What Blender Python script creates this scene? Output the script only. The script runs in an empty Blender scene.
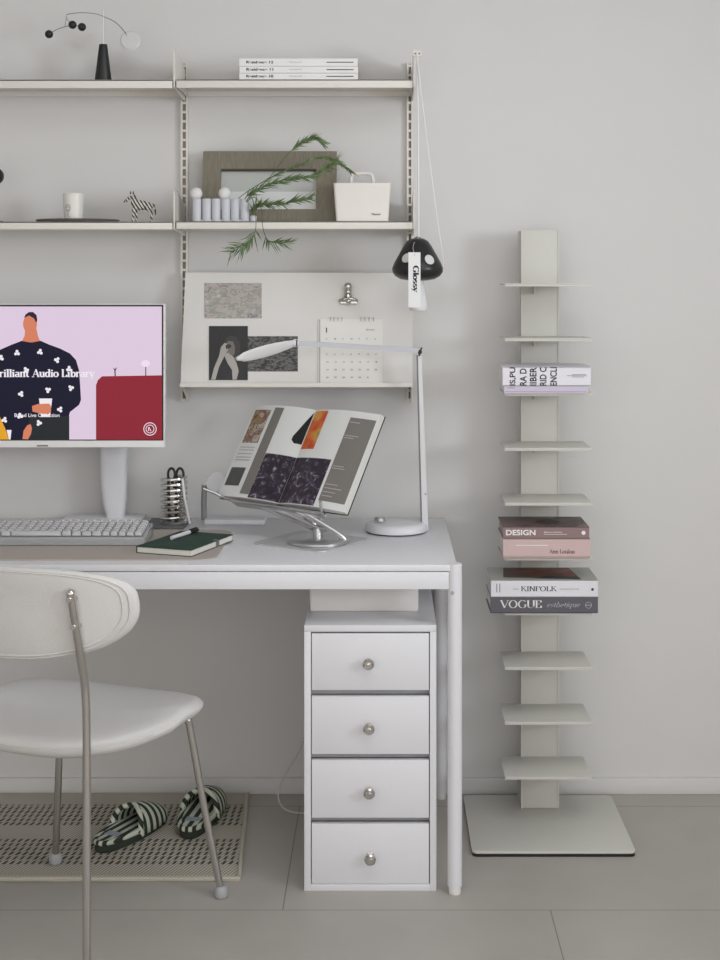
import bpy, bmesh, math, random
from mathutils import Vector, Matrix
PI = math.pi
random.seed(7)
SC = bpy.context.scene
COL = SC.collection

# ------------------------------------------------------------------ camera
F = 1386.0; CX = 384.0; HY = 287.0; EYE = 1.35       # focal length in px, vanishing point, eye height
cam = bpy.data.cameras.new('camera'); camo = bpy.data.objects.new('camera', cam); COL.objects.link(camo)
camo.location = (0, 0, EYE); camo.rotation_euler = (PI/2, 0, 0)
cam.sensor_width = 36; cam.sensor_fit = 'AUTO'; cam.lens = F*36/960
cam.shift_x = (360-CX)/960; cam.shift_y = (HY-480)/960
cam.clip_start = 0.05; cam.clip_end = 60
SC.camera = camo
# ------------------------------------------------------------------ world, lights, exposure
w = bpy.data.worlds.new('world'); SC.world = w; w.use_nodes = True
w.node_tree.nodes['Background'].inputs[0].default_value = (1.0, 0.96, 0.92, 1)
w.node_tree.nodes['Background'].inputs[1].default_value = 1.5
def area(name, loc, target, sx, sy, power, col):
    l = bpy.data.lights.new(name, 'AREA'); l.shape = 'RECTANGLE'; l.size = sx; l.size_y = sy
    l.energy = power; l.color = col
    o = bpy.data.objects.new(name, l); COL.objects.link(o); o.location = loc
    o.rotation_euler = (Vector(target)-Vector(loc)).to_track_quat('-Z', 'Z').to_euler()
    return o
area('window_daylight', (3.6, 0.4, 1.55), (0.0, 3.3, 1.25), 1.3, 1.3, 92, (0.88, 0.945, 1.0))
area('overhead_fill', (0.35, 1.5, 2.5), (0.35, 1.501, 0), 1.6, 1.6, 18, (0.95, 0.98, 1.0))  # added soft fill from above, no actual ceiling lamp
SC.view_settings.view_transform = 'Standard'; SC.view_settings.look = 'None'
SC.view_settings.exposure = 0.0; SC.view_settings.gamma = 1.0; SC.view_settings.use_curve_mapping = False

# ------------------------------------------------------------------ helpers
def at(px, py, y):
    return Vector(((px-CX)*y/F, y, EYE-(py-HY)*y/F))
def XX(px, y): return (px-CX)*y/F
def ZZ(py, y): return EYE-(py-HY)*y/F
def lin(c):
    return tuple(((v/255)/12.92 if v <= 10.3 else (((v/255)+0.055)/1.055)**2.4) for v in c)
MATS = {}
def mat(name, rgb, rough=0.5, metal=0.0, noise=0.03, scale=30, bump=0.0, trans=0.0, emit=0.0, coat=0.0, spec=0.5, alpha=1.0):
    if name in MATS: return MATS[name]
    m = bpy.data.materials.new(name); m.use_nodes = True; nt = m.node_tree
    b = nt.nodes['Principled BSDF']; c = lin(rgb)
    b.inputs['Base Color'].default_value = (*c, 1)
    b.inputs['Roughness'].default_value = rough; b.inputs['Metallic'].default_value = metal
    b.inputs['Transmission Weight'].default_value = trans
    b.inputs['Coat Weight'].default_value = coat
    b.inputs['Specular IOR Level'].default_value = spec
    b.inputs['Alpha'].default_value = alpha
    if emit:
        b.inputs['Emission Color'].default_value = (*c, 1); b.inputs['Emission Strength'].default_value = emit
        b.inputs['Base Color'].default_value = (0, 0, 0, 1); b.inputs['Specular IOR Level'].default_value = 0.1
    elif noise or bump:
        tc = nt.nodes.new('ShaderNodeTexCoord'); n = nt.nodes.new('ShaderNodeTexNoise')
        n.inputs['Scale'].default_value = scale; n.inputs['Detail'].default_value = 4
        nt.links.new(tc.outputs['Object'], n.inputs['Vector'])
        if noise:
            mx = nt.nodes.new('ShaderNodeMix'); mx.data_type = 'RGBA'
            mx.inputs[6].default_value = (*[max(0, v*(1-noise)) for v in c], 1)
            mx.inputs[7].default_value = (*[min(1, v*(1+noise)) for v in c], 1)
            nt.links.new(n.outputs['Fac'], mx.inputs[0]); nt.links.new(mx.outputs[2], b.inputs['Base Color'])
        if bump:
            bp = nt.nodes.new('ShaderNodeBump'); bp.inputs['Strength'].default_value = bump
            bp.inputs['Distance'].default_value = 0.002
            nt.links.new(n.outputs['Fac'], bp.inputs['Height']); nt.links.new(bp.outputs['Normal'], b.inputs['Normal'])
    MATS[name] = m; return m
def ramp_mat(name, stops, scale, detail=5, rough=0.5, kind='noise', vec=(1, 1, 1), dist=0.0, axis='X'):
    m = bpy.data.materials.new(name); m.use_nodes = True; nt = m.node_tree; b = nt.nodes['Principled BSDF']
    tc = nt.nodes.new('ShaderNodeTexCoord'); mp = nt.nodes.new('ShaderNodeMapping'); mp.inputs['Scale'].default_value = vec
    nt.links.new(tc.outputs['Object'], mp.inputs['Vector'])
    if kind == 'noise':
        n = nt.nodes.new('ShaderNodeTexNoise'); n.inputs['Detail'].default_value = detail; n.inputs['Distortion'].default_value = dist
    else:
        n = nt.nodes.new('ShaderNodeTexWave'); n.bands_direction = axis; n.inputs['Distortion'].default_value = dist
        n.inputs['Detail'].default_value = detail
    n.inputs['Scale'].default_value = scale; nt.links.new(mp.outputs[0], n.inputs['Vector'])
    r = nt.nodes.new('ShaderNodeValToRGB'); els = r.color_ramp.elements
    while len(els) < len(stops): els.new(0.5)
    for e, (p, c) in zip(els, stops): e.position = p; e.color = (*lin(c), 1)
    nt.links.new(n.outputs['Fac'], r.inputs[0]); nt.links.new(r.outputs[0], b.inputs['Base Color'])
    b.inputs['Roughness'].default_value = rough
    MATS[name] = m; return m

class MB:
    def __init__(s): s.bm = bmesh.new()
    def _merge(s, t, m):
        for f in t.faces: f.material_index = m
        me = bpy.data.meshes.new('tmp'); t.to_mesh(me); t.free(); s.bm.from_mesh(me); bpy.data.meshes.remove(me); return s
    def box(s, lo, hi, m=0, bev=0.0, seg=2, mx=None):
        t = bmesh.new(); bmesh.ops.create_cube(t, size=1)
        lo = Vector(lo); hi = Vector(hi); c = (lo+hi)/2; d = hi-lo
        for v in t.verts: v.co = Vector((v.co.x*d.x, v.co.y*d.y, v.co.z*d.z))+c
        if bev: bmesh.ops.bevel(t, geom=t.edges[:], offset=bev, segments=seg, affect='EDGES', profile=0.5)
        if mx: bmesh.ops.transform(t, matrix=mx, verts=t.verts)
        return s._merge(t, m)
    def loft(s, rings, m=0, cap=True, close=True):
        t = bmesh.new(); R = [[t.verts.new(p) for p in r] for r in rings]; n = len(R[0])
        for a, b in zip(R, R[1:]):
            for i in range(n if close else n-1):
                j = (i+1) % n; t.faces.new((a[i], a[j], b[j], b[i]))
        if cap: t.faces.new(R[0][::-1]); t.faces.new(R[-1])
        bmesh.ops.recalc_face_normals(t, faces=t.faces[:])
        return s._merge(t, m)
    def lathe(s, prof, c=(0, 0, 0), n=32, m=0, mx=None):
        c = Vector(c); rings = []
        for r, z in prof:
            r = max(r, 1e-5)
            ring = [Vector((r*math.cos(2*PI*i/n), r*math.sin(2*PI*i/n), z)) for i in range(n)]
            rings.append([(mx @ p if mx else p)+c for p in ring])
        return s.loft(rings, m)
    def tube(s, pts, r, n=10, m=0, smooth=0, cap=True):
        P = [Vector(p) for p in pts]
        if smooth:
            Q = []
            for i in range(len(P)-1):
                p0 = P[max(i-1, 0)]; p1 = P[i]; p2 = P[i+1]; p3 = P[min(i+2, len(P)-1)]
                for k in range(smooth):
                    u = k/smooth
                    Q.append(0.5*((2*p1)+(p2-p0)*u+(2*p0-5*p1+4*p2-p3)*u*u+(3*p1-p0-3*p2+p3)*u**3))
            Q.append(P[-1]); P = Q
        rr = r if isinstance(r, (list, tuple)) else None
        rings = []; up = None
        for i, p in enumerate(P):
            d = (P[min(i+1, len(P)-1)]-P[max(i-1, 0)]).normalized()
            if up is None: up = d.orthogonal().normalized()
            up = (up-d*up.dot(d)).normalized(); sd = d.cross(up)
            ri = r if not rr else rr[0]+(rr[1]-rr[0])*i/(len(P)-1)
            rings.append([p+(up*math.cos(2*PI*k/n)+sd*math.sin(2*PI*k/n))*ri for k in range(n)])
        return s.loft(rings, m, cap)
    def cyl(s, a, b, r, r2=None, n=24, m=0):
        return s.tube([a, b], [r, r if r2 is None else r2], n, m)
    def sphere(s, c, r, m=0, sc=(1, 1, 1), n=20, mx=None):
        t = bmesh.new(); bmesh.ops.create_uvsphere(t, u_segments=n, v_segments=n//2+2, radius=r)
        for v in t.verts:
            p = Vector((v.co.x*sc[0], v.co.y*sc[1], v.co.z*sc[2])); v.co = (mx @ p if mx else p)+Vector(c)
        return s._merge(t, m)
    def prism(s, poly, vec, m=0, bev=0):
        t = bmesh.new(); vec = Vector(vec)
        a = [t.verts.new(p) for p in poly]; b = [t.verts.new(Vector(p)+vec) for p in poly]; n = len(a)
        t.faces.new(a); t.faces.new(b[::-1])
        for i in range(n): t.faces.new((a[i], b[i], b[(i+1) % n], a[(i+1) % n]))
        bmesh.ops.recalc_face_normals(t, faces=t.faces[:])
        if bev: bmesh.ops.bevel(t, geom=t.edges[:], offset=bev, segments=2, affect='EDGES', profile=0.5)
        return s._merge(t, m)
    def face(s, pts, m=0):
        t = bmesh.new(); t.faces.new([t.verts.new(p) for p in pts]); return s._merge(t, m)
    def build(s, name, mats, parent=None, angle=38, origin=None, local=False):
        me = bpy.data.meshes.new(name); s.bm.to_mesh(me); s.bm.free()
        return link(name, me, mats, parent, angle, origin, local)
def chain(o):
    return chain(o.parent) @ o.matrix_basis if o.parent else o.matrix_basis.copy()
def link(name, me, mats, parent=None, angle=38, origin=None, local=False):
    if not isinstance(mats, (list, tuple)): mats = [mats]
    for mm in mats: me.materials.append(mm)
    if angle:
        me.polygons.foreach_set('use_smooth', [True]*len(me.polygons)); me.set_sharp_from_angle(angle=math.radians(angle))
    o = bpy.data.objects.new(name, me); COL.objects.link(o)
    if parent:
        o.parent = parent
        if not local: me.transform(chain(parent).inverted())
    elif origin:
        me.transform(Matrix.Translation(-Vector(origin))); o.location = origin
    return o
def tag(o, label, cat, group=None):
    o['label'] = label; o['category'] = cat
    if group: o['group'] = group
    return o
def thing(name, label, cat, loc=(0, 0, 0), rz=0, group=None):
    o = bpy.data.objects.new(name, None); o.empty_display_size = 0.05; COL.objects.link(o)
    o.location = loc; o.rotation_euler = (0, 0, rz); return tag(o, label, cat, group)
def struct(o): o['kind'] = 'structure'; return o

# ---- lettering: sans from the built-in font, serif from stroked skeletons
def sans(s, bold=0.0, shear=0.0):
    cu = bpy.data.curves.new('t', 'FONT'); cu.body = s; cu.size = 1; cu.offset = bold; cu.shear = shear
    ob = bpy.data.objects.new('t', cu); COL.objects.link(ob); bpy.context.view_layer.update()
    me = bpy.data.meshes.new_from_object(ob.evaluated_get(bpy.context.evaluated_depsgraph_get()))
    bpy.data.objects.remove(ob); bpy.data.curves.remove(cu); me.materials.clear(); return me
def arc(cx, cy, rx, ry, a0, a1, n=14):
    return [(cx+rx*math.cos(math.radians(a0+(a1-a0)*i/n)), cy+ry*math.sin(math.radians(a0+(a1-a0)*i/n))) for i in range(n+1)]
X_ = 0.64
def V(x, a, b): return [(x, a), (x, b)]
G = {  # glyph: (advance, strokes, serifs (x, y))
 'B': (.72, [V(.14,0,1), [(.14,.98),(.38,.98)]+arc(.38,.76,.17,.22,90,-90)+[(.14,.54)], [(.14,.54),(.4,.54)]+arc(.4,.28,.22,.26,90,-90)+[(.14,.02)]], [(.14,0),(.14,1)]),
 'A': (.8, [[(.08,0),(.4,1)], [(.4,1),(.7,0)], [(.2,.34),(.58,.34)]], [(.08,0),(.7,0)]),
 'L': (.66, [V(.14,0,1), [(.14,.02),(.56,.02),(.58,.26)]], [(.14,0),(.14,1)]),
 'K': (.82, [V(.14,0,1), [(.16,.42),(.62,1)], [(.32,.6),(.7,0)]], [(.14,0),(.14,1),(.62,1),(.7,0)]),
 'I': (.36, [V(.16,0,1)], [(.16,0),(.16,1)]),
 'N': (.86, [V(.14,0,1), [(.14,1),(.7,0)], V(.7,0,1)], [(.14,0),(.14,1),(.7,1)]),
 'F': (.64, [V(.14,0,1), [(.14,.98),(.56,.98),(.57,.76)], [(.14,.52),(.44,.52)]], [(.14,0),(.14,1)]),
 'E': (.68, [V(.14,0,1), [(.14,.98),(.56,.98),(.57,.76)], [(.14,.52),(.44,.52)], [(.14,.02),(.58,.02),(.6,.26)]], [(.14,0),(.14,1)]),
 'O': (.92, [arc(.44,.5,.36,.5,0,360,26)], []),
 'V': (.8, [[(.06,1),(.4,0)], [(.4,0),(.74,1)]], [(.08,1),(.72,1)]),
 'G': (.88, [arc(.46,.5,.38,.5,45,315,22)+[(.73,.15)], V(.73,.1,.44)], [(.73,.44)]),
 'U': (.84, [[(.14,1),(.14,.3)]+arc(.42,.3,.28,.3,180,360)+[(.7,1)]], [(.14,1),(.7,1)]),
 'r': (.5, [V(.14,0,X_), [(.14,.42)]+arc(.3,.46,.14,.17,150,30)], [(.14,0),(.1,X_)]),
 'i': (.32, [V(.15,0,X_), V(.15,.8,.94)], [(.15,0),(.11,X_)]),
 'l': (.32, [V(.15,0,1)], [(.15,0),(.11,1)]),
 'a': (.58, [arc(.26,.47,.17,.17,150,0)+[(.43,.02)], arc(.25,.18,.17,.17,60,300), [(.43,.3),(.3,.36)]], [(.47,.02)]),
 'n': (.66, [V(.14,0,X_), [(.14,.4)]+arc(.32,.42,.18,.22,160,0)+[(.5,0)]], [(.14,0),(.1,X_),(.5,0)]),
 't': (.42, [[(.16,.85),(.16,.15)]+arc(.27,.14,.11,.13,180,320), [(.02,X_-.02),(.34,X_-.02)]], []),
 'u': (.66, [[(.14,X_),(.14,.24)]+arc(.31,.22,.17,.22,180,350), V(.5,0,X_)], [(.1,X_),(.46,X_),(.54,.02)]),
 'd': (.64, [arc(.27,.32,.2,.32,0,360,20), V(.48,0,1)], [(.44,1),(.52,.02)]),
 'o': (.6, [arc(.29,.32,.23,.32,0,360,20)], []),
 'b': (.64, [arc(.36,.32,.2,.32,0,360,20), V(.15,0,1)], [(.11,1)]),
 'y': (.6, [[(.08,X_),(.3,.04)], [(.52,X_),(.24,-.24),(.1,-.26)]], [(.1,X_),(.5,X_)]),
 's': (.5, [arc(.25,.48,.15,.15,40,270)+arc(.25,.17,.17,.16,90,-140)], []),
 'e': (.56, [[(.1,.36),(.46,.36)]+arc(.28,.32,.2,.32,10,310,20)], []),
 'h': (.66, [V(.14,0,1), [(.14,.4)]+arc(.32,.42,.18,.22,160,0)+[(.5,0)]], [(.14,0),(.1,1),(.5,0)]),
 'q': (.64, [arc(.27,.32,.2,.32,0,360,20), V(.48,-.3,X_)], [(.48,-.3)]),
 ' ': (.34, [], []),
}
def serif(s, thick=.15, thin=.05, shear=0.0):
    bm = bmesh.new(); x = 0
    def quad(p, q, wd):
        d = Vector(q)-Vector(p)
        if d.length < 1e-6: return
        n = Vector((-d.y, d.x)).normalized()*wd/2; e = d.normalized()*min(wd, .03)*.4
        c = [Vector(p)+n-e, Vector(p)-n-e, Vector(q)-n+e, Vector(q)+n+e]
        bm.faces.new([bm.verts.new((x+v.x+shear*v.y, v.y, 0)) for v in c])
    for ch in s:
        adv, st, sf = G[ch]
        for pl in st:
            for p, q in zip(pl, pl[1:]):
                dx, dy = q[0]-p[0], q[1]-p[1]; L = math.hypot(dx, dy) or 1
                wd = thin+(thick-thin)*(abs(dy)/L)**1.3
                if dx*dy > 0 and abs(dx) > .15*L and ch in 'AVKyNU': wd = thin
                quad(p, q, wd)
        for sx, sy in sf: quad((sx-.13, sy), (sx+.13, sy), thin)
        x += adv
    for f in bm.faces:
        f.normal_update()
        if f.normal.z < 0: f.normal_flip()
    me = bpy.data.meshes.new('t'); bm.to_mesh(me); bm.free(); return me
def letter(me, o, right, up, width=None, height=None, material=None, parent=None, name='lettering', lift=0.0004):
    """lays flat lettering on a surface: o = lower left corner, right/up = directions"""
    r = Vector(right).normalized(); u = Vector(up).normalized(); n = r.cross(u)
    xs = [v.co.x for v in me.vertices]; ys = [v.co.y for v in me.vertices]
    x0, x1, y0, y1 = min(xs), max(xs), min(ys), max(ys)
    sy = height/(y1-y0) if height else None; sx = width/(x1-x0) if width else None
    sx = sx or sy; sy = sy or sx; o = Vector(o)+n*lift
    for v in me.vertices: v.co = o+r*((v.co.x-x0)*sx)+u*((v.co.y-y0)*sy)
    return link(name, me, material, parent, angle=0)

# ------------------------------------------------------------------ materials
wall_m = mat('wall paint', (217, 216, 215), .9, noise=.02, scale=6, bump=.05)
white_lac = mat('white lacquer', (223, 223, 227), .35, noise=.01)
white_matt = mat('white matt', (230, 228, 226), .6, noise=.015)
shelf_m = mat('warm white steel', (226, 222, 215), .45, noise=.015)
tower_m = mat('ivory steel', (205, 204, 197), .5, noise=.02)
chrome = mat('chrome', (205, 202, 198), .12, 1.0, noise=.02)
silver = mat('aluminium', (208, 208, 210), .3, 1.0, noise=.02)
steel_d = mat('dark grey steel', (110, 110, 112), .4, .6)
black = mat('black', (24, 24, 26), .45, noise=.05)
dark = mat('dark recess', (60, 58, 57), .8)
paper = mat('paper', (232, 230, 226), .8, noise=.02)
grey_rub = mat('grey rubber', (165, 166, 168), .6)
ink = mat('ink', (30, 30, 34), .7, noise=0)
inkgrey = mat('grey ink', (120, 120, 124), .7, noise=0)
inkwhite = mat('white ink', (240, 238, 236), .6, noise=0)

# ------------------------------------------------------------------ setting
YW = 3.70; XL, XR, YF, ZC = -2.7, 2.6, -1.4, 2.55
m = bpy.data.materials.new('floor tile'); m.use_nodes = True; nt = m.node_tree; b = nt.nodes['Principled BSDF']
tc = nt.nodes.new('ShaderNodeTexCoord'); sp = nt.nodes.new('ShaderNodeSeparateXYZ'); nt.links.new(tc.outputs['Object'], sp.inputs[0])
def mth(op, a, bb=None, nt=nt):
    n = nt.nodes.new('ShaderNodeMath'); n.operation = op
    for i, v in enumerate((a, bb)):
        if v is None: continue
        if isinstance(v, (int, float)): n.inputs[i].default_value = v
        else: nt.links.new(v, n.inputs[i])
    return n.outputs[0]
ry = mth('DIVIDE', mth('ADD', sp.outputs[1], -3.003+6), .6); row = mth('FLOOR', ry)
fy = mth('SUBTRACT', ry, row)
off = mth('MULTIPLY', mth('MODULO', row, 2), .5167)
rx = mth('ADD', mth('DIVIDE', mth('ADD', sp.outputs[0], -.3605+12), 1.2), mth('SUBTRACT', off, .5167))
fx = mth('FRACT', rx)
gy = mth('LESS_THAN', mth('MINIMUM', fy, mth('SUBTRACT', 1, fy)), .0022)
gx = mth('LESS_THAN', mth('MINIMUM', fx, mth('SUBTRACT', 1, fx)), .0011)
g = mth('MAXIMUM', gx, gy)
no = nt.nodes.new('ShaderNodeTexNoise'); no.inputs['Scale'].default_value = 5; no.inputs['Detail'].default_value = 7; nt.links.new(tc.outputs['Object'], no.inputs['Vector'])
cr = nt.nodes.new('ShaderNodeValToRGB'); cr.color_ramp.elements[0].position = .3; cr.color_ramp.elements[1].position = .7
cr.color_ramp.elements[0].color = (*lin((171, 166, 160)), 1); cr.color_ramp.elements[1].color = (*lin((180, 175, 169)), 1)
nt.links.new(no.outputs['Fac'], cr.inputs[0])
mx = nt.nodes.new('ShaderNodeMix'); mx.data_type = 'RGBA'; nt.links.new(g, mx.inputs[0]); nt.links.new(cr.outputs[0], mx.inputs[6])
mx.inputs[7].default_value = (*lin((128, 123, 118)), 1); nt.links.new(mx.outputs[2], b.inputs['Base Color']); b.inputs['Roughness'].default_value = .5
floor_m = m
struct(MB().box((XL, YF, -.06), (XR, YW, 0)).build('floor', floor_m, angle=0))
struct(MB().box((XL, YW, -.06), (XR, YW+.1, ZC)).build('wall_back', wall_m, angle=0))
struct(MB().box((XL-.1, YF, -.06), (XL, YW+.1, ZC)).build('wall_left', wall_m, angle=0))
struct(MB().box((XL-.1, YF, ZC), (XR+.1, YW+.1, ZC+.08)).build('ceiling', wall_m, angle=0))
wr = MB()
WY0, WY1, WZ0, WZ1 = -.7, 1.6, 1.2, 2.45
wr.box((XR, YF, -.06), (XR+.1, WY0, ZC)); wr.box((XR, WY1, -.06), (XR+.1, YW+.1, ZC))
wr.box((XR, WY0, -.06), (XR+.1, WY1, WZ0)); wr.box((XR, WY0, WZ1), (XR+.1, WY1, ZC))
struct(wr.build('wall_right', wall_m, angle=0))
wf = MB()
for a, bb in (((XR+.02, WY0, WZ0), (XR+.07, WY0+.05, WZ1)), ((XR+.02, WY1-.05, WZ0), (XR+.07, WY1, WZ1)), ((XR+.02, WY0, WZ0), (XR+.07, WY1, WZ0+.05)),
              ((XR+.02, WY0, WZ1-.05), (XR+.07, WY1, WZ1)), ((XR+.02, WY0, WZ1-.05), (XR+.07, WY0+.1, WZ1))): wf.box(a, bb)
struct(wf.build('window_1', white_matt, angle=0))
struct(MB().box((XL, YW-.012, 0), (XR, YW, .042), bev=.002).build('baseboard_back', wall_m))

# ------------------------------------------------------------------ desk
DT = .734; DF = 3.07; DB = 3.69
desk = thing('desk', 'long white desk with slim round legs against the wall', 'desk', (-.52, 3.38, 0))
DX0, DX1 = -1.25, .162
MB().box((DX0, DF+.004, .7195), (DX1, DB, DT), bev=.0015).build('desktop', white_lac, desk)
ap = MB(); ap.box((DX0+.03, DF+.006, .679), (.144, DF+.024, .7175), bev=.001); ap.box((DX0+.03, DB-.03, .679), (.144, DB-.012, .7195)); ap.box((.135, 3.1, .679), (.15, DB-.02, .7195)); ap.box((DX0+.01, 3.1, .679), (DX0+.025, DB-.02, .7195))
ap.build('apron', white_lac, desk)
for lx, ly in ((.1575, DF+.0165), (.150, DB-.03), (DX0+.005, DF+.0165), (DX0+.012, DB-.03)):
    tp = DT+.0006 if ly < 3.2 else .7195
    l = MB().lathe([(.0163, .018), (.0163, tp-.001), (.0153, tp)], (lx, ly, 0), 28).build('leg', white_lac, desk)
    MB().lathe([(.0125, 0), (.0135, .002), (.0135, .0175), (.0125, .019)], (lx, ly, 0), 20).build('foot', white_matt, l)
    if ly < 3.2:
        MB().cyl((lx-.006, ly-.0165, .672), (lx-.006, ly-.012, .672), .0042, n=16).build('bolt', grey_rub, l)

# ------------------------------------------------------------------ drawer cabinet
CY0, CY1, CX0, CX1, CZ = 3.098, 3.50, -.1785, .1172, .594
cab = thing('drawer_cabinet', 'narrow white four-drawer cabinet under the right end of the desk', 'cabinet', (-.03, 3.3, 0))
t = .0148
c = MB(); c.box((CX0, CY0, 0), (CX0+t, CY1, CZ-t), bev=.0008); c.box((CX1-t, CY0, 0), (CX1, CY1, CZ-t), bev=.0008)
c.box((CX0, CY0, CZ-t), (CX1, CY1, CZ), bev=.0008); c.box((CX0+t, CY0, 0), (CX1-t, CY1, .0145), bev=.0008)
c.box((CX0+t, CY1-.01, .0145), (CX1-t, CY1, CZ-t))
c.build('carcass', white_lac, cab)
kz = lambda py: ZZ(py, CY0)
rows = [(633.6, 690.3, 662, 368.5, 'top'), (696.5, 754.3, 726.5, 369, 'second'), (760.3, 818, 790.5, 369.3, 'third'), (824, 884, 856, 370.3, 'bottom')]
for y0, y1, ky, kx, nm in rows:
    z1, z0 = kz(y0), kz(y1); x0, x1 = CX0+t+.002, CX1-t-.002
    d = MB().box((x0, CY0+.001, z0), (x1, CY0+.016, z1), bev=.0008)
    d.box((x0+.008, CY0+.016, z0+.005), (x1-.008, CY1-.03, z1-.02))
    d = d.build('drawer', white_lac, cab)
    kc = (XX(kx, CY0), CY0+.001, kz(ky)); R = Matrix.Rotation(PI/2, 4, 'X')
    MB().lathe([(.009, 0), (.009, .002), (.005, .004), (.005, .012), (.010, .016), (.0128, .021), (.0125, .025), (.009, .0285), (.0085, .0275), (.005, .0275), (.0045, .029), (.001, .0295)], kc, 28, mx=R).build('knob', chrome, d)
    if nm != 'bottom':
        MB().box((CX0+t, CY0+.022, z0-.014), (CX1-t, CY1-.02, z0-.002)).build('divider', mat('divider grey', (176, 176, 180), .6), cab)
bx = tag(MB().box((XX(309.5, 3.222), 3.222, CZ), (XX(418.5, 3.222), 3.47, CZ+.078), bev=.006, seg=3).build('storage_box', white_matt, origin=(-.05, 3.34, CZ)),
    'white storage box lying on top of the drawer cabinet beneath the desk', 'box')
# cable
tag(MB().tube([at(303, 742, 3.56), at(296, 757, 3.57), at(285, 775, 3.58), at(278.5, 790, 3.56), at(279, 801, 3.54), at(284, 808.5, 3.545), at(294, 812.3, 3.548), at(306, 813, 3.545)], .0021, 8, smooth=6).build('power_cable', mat('cable white', (205, 200, 194), .5)),
    'thin white cable looping out behind the drawer cabinet to the floor', 'cable')

# ------------------------------------------------------------------ wall shelving
SF = 3.50; SB = 3.69
sh = thing('wall_shelving', 'off-white steel wall shelving with slotted rails and four shelves', 'shelf', (-.23, YW, 1.5))
for rxc in (-.5315, .069):
    r = MB(); hw = .0095 if rxc < 0 else .0085
    z0, z1 = ZZ(401, 3.69), ZZ(63, 3.69)
    r.box((rxc-hw, 3.686, z0), (rxc-hw+.005, YW, z1)); r.box((rxc+hw-.005, 3.686, z0), (rxc+hw, YW, z1))
    z = z0; pitch = .0247
    while z < z1-.004:
        r.box((rxc-hw+.004, 3.688, z), (rxc+hw-.004, YW, z+.0065)); z += pitch
    r = r.build('wall_rail', shelf_m, sh)
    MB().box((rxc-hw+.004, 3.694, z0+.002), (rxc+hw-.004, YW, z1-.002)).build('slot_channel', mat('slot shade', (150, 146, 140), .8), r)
def shelf(x0, x1, ptop, pbot):
    zt, zb = ZZ(ptop, SF), ZZ(pbot, SF)
    s = MB(); s.box((x0, SF, zt-.004), (x1, SB, zt), bev=.001); s.box((x0, SF, zb), (x1, SF+.004, zt), bev=.001)
    s.box((x0, SB-.004, zt-.0165), (x1, SB, zt)); s.box((x0, SF+.004, zt-.018), (x0+.003, SB, zt)); s.box((x1-.003, SF+.004, zt-.018), (x1, SB, zt))
    s.build('shelf', shelf_m, sh); return zt
xs0, xs1, xl0, xl1 = -.5245, .0725, -1.125, -.5345
ZT = shelf(xs0, xs1, 79.3, 87.8); shelf(xl0, xl1, 79.6, 88.2)
ZL = shelf(xs0, xs1, 221.2, 229.0); shelf(xl0, xl1, 221.6, 229.4)
for bxx in (-.5300, .0755):
    for zt in (ZT, ZL):
        p = [Vector((0, SF-.001, zt-.02)), Vector((0, SF-.001, zt+.072)), Vector((0, SF+.006, zt+.078)), Vector((0, 3.55, zt+.078)), Vector((0, 3.688, zt+.05)), Vector((0, 3.688, zt-.03)), Vector((0, 3.64, zt-.03))]
        MB().prism([q+Vector((bxx-.0016, 0, 0)) for q in p], (.0032, 0, 0)).build('side_bracket', shelf_m, sh)
# tilted display board
bt, bb_ = 3.655, 3.565
TL, TR, BR, BL = Vector((-.5235, bt, ZZ(272.5, bt))), Vector((.0735, bt, ZZ(273, bt))), Vector((.0735, bb_, ZZ(384.5, bb_))), Vector((-.5235, bb_, ZZ(384.5, bb_)))
BU = (TL-BL).normalized(); BN = Vector((1, 0, 0)).cross(BU)      # BN points to the viewer
d = MB().prism([TL, TR, BR, BL], -BN*.003).build('display_board', mat('board white', (222, 220, 217), .5, noise=.01), sh)
lp = MB(); lp.box((BL.x, bb_-.014, BL.z-.006), (BR.x, bb_+.004, BL.z-.003)); lp.box((BL.x, bb_-.016, BL.z-.006), (BR.x, bb_-.013, BL.z+.005), bev=.001)
lp.build('front_lip', shelf_m, d)
for bx_ in (-.5235, .0705):
    MB().prism([Vector((bx_, YW-.004, ZZ(402, 3.69))), Vector((bx_, YW-.004, TL.z-.01)), Vector((bx_, bt+.004, TL.z-.01)), Vector((bx_, bb_+.006, BL.z))], (.003, 0, 0)).build('board_bracket', shelf_m, d)
def onboard(px, py, lift=.0006):
    """point on the board where the sight line of the photo's pixel meets it"""
    d = Vector(((px-CX)/F, 1, -(py-HY)/F)); o = Vector((0, 0, EYE))
    k = (BL+BN*lift-o).dot(BN)/d.dot(BN); return o+d*k
def card(name, x0, y0, x1, y1, material, label, cat, lift=.001, group=None, th=.0005):
    p = [onboard(x0, y0, lift), onboard(x1, y0, lift), onboard(x1, y1, lift), onboard(x0, y1, lift)]
    c0 = (p[2]+p[3])/2
    return tag(MB().prism(p, -BN*th).build(name, material, angle=0, origin=c0), label, cat, group)
def shape(mb, pts, lift, mi, th=.0002):
    mb.prism([onboard(a, b_, lift) for a, b_ in pts], -BN*th, mi)

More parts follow.
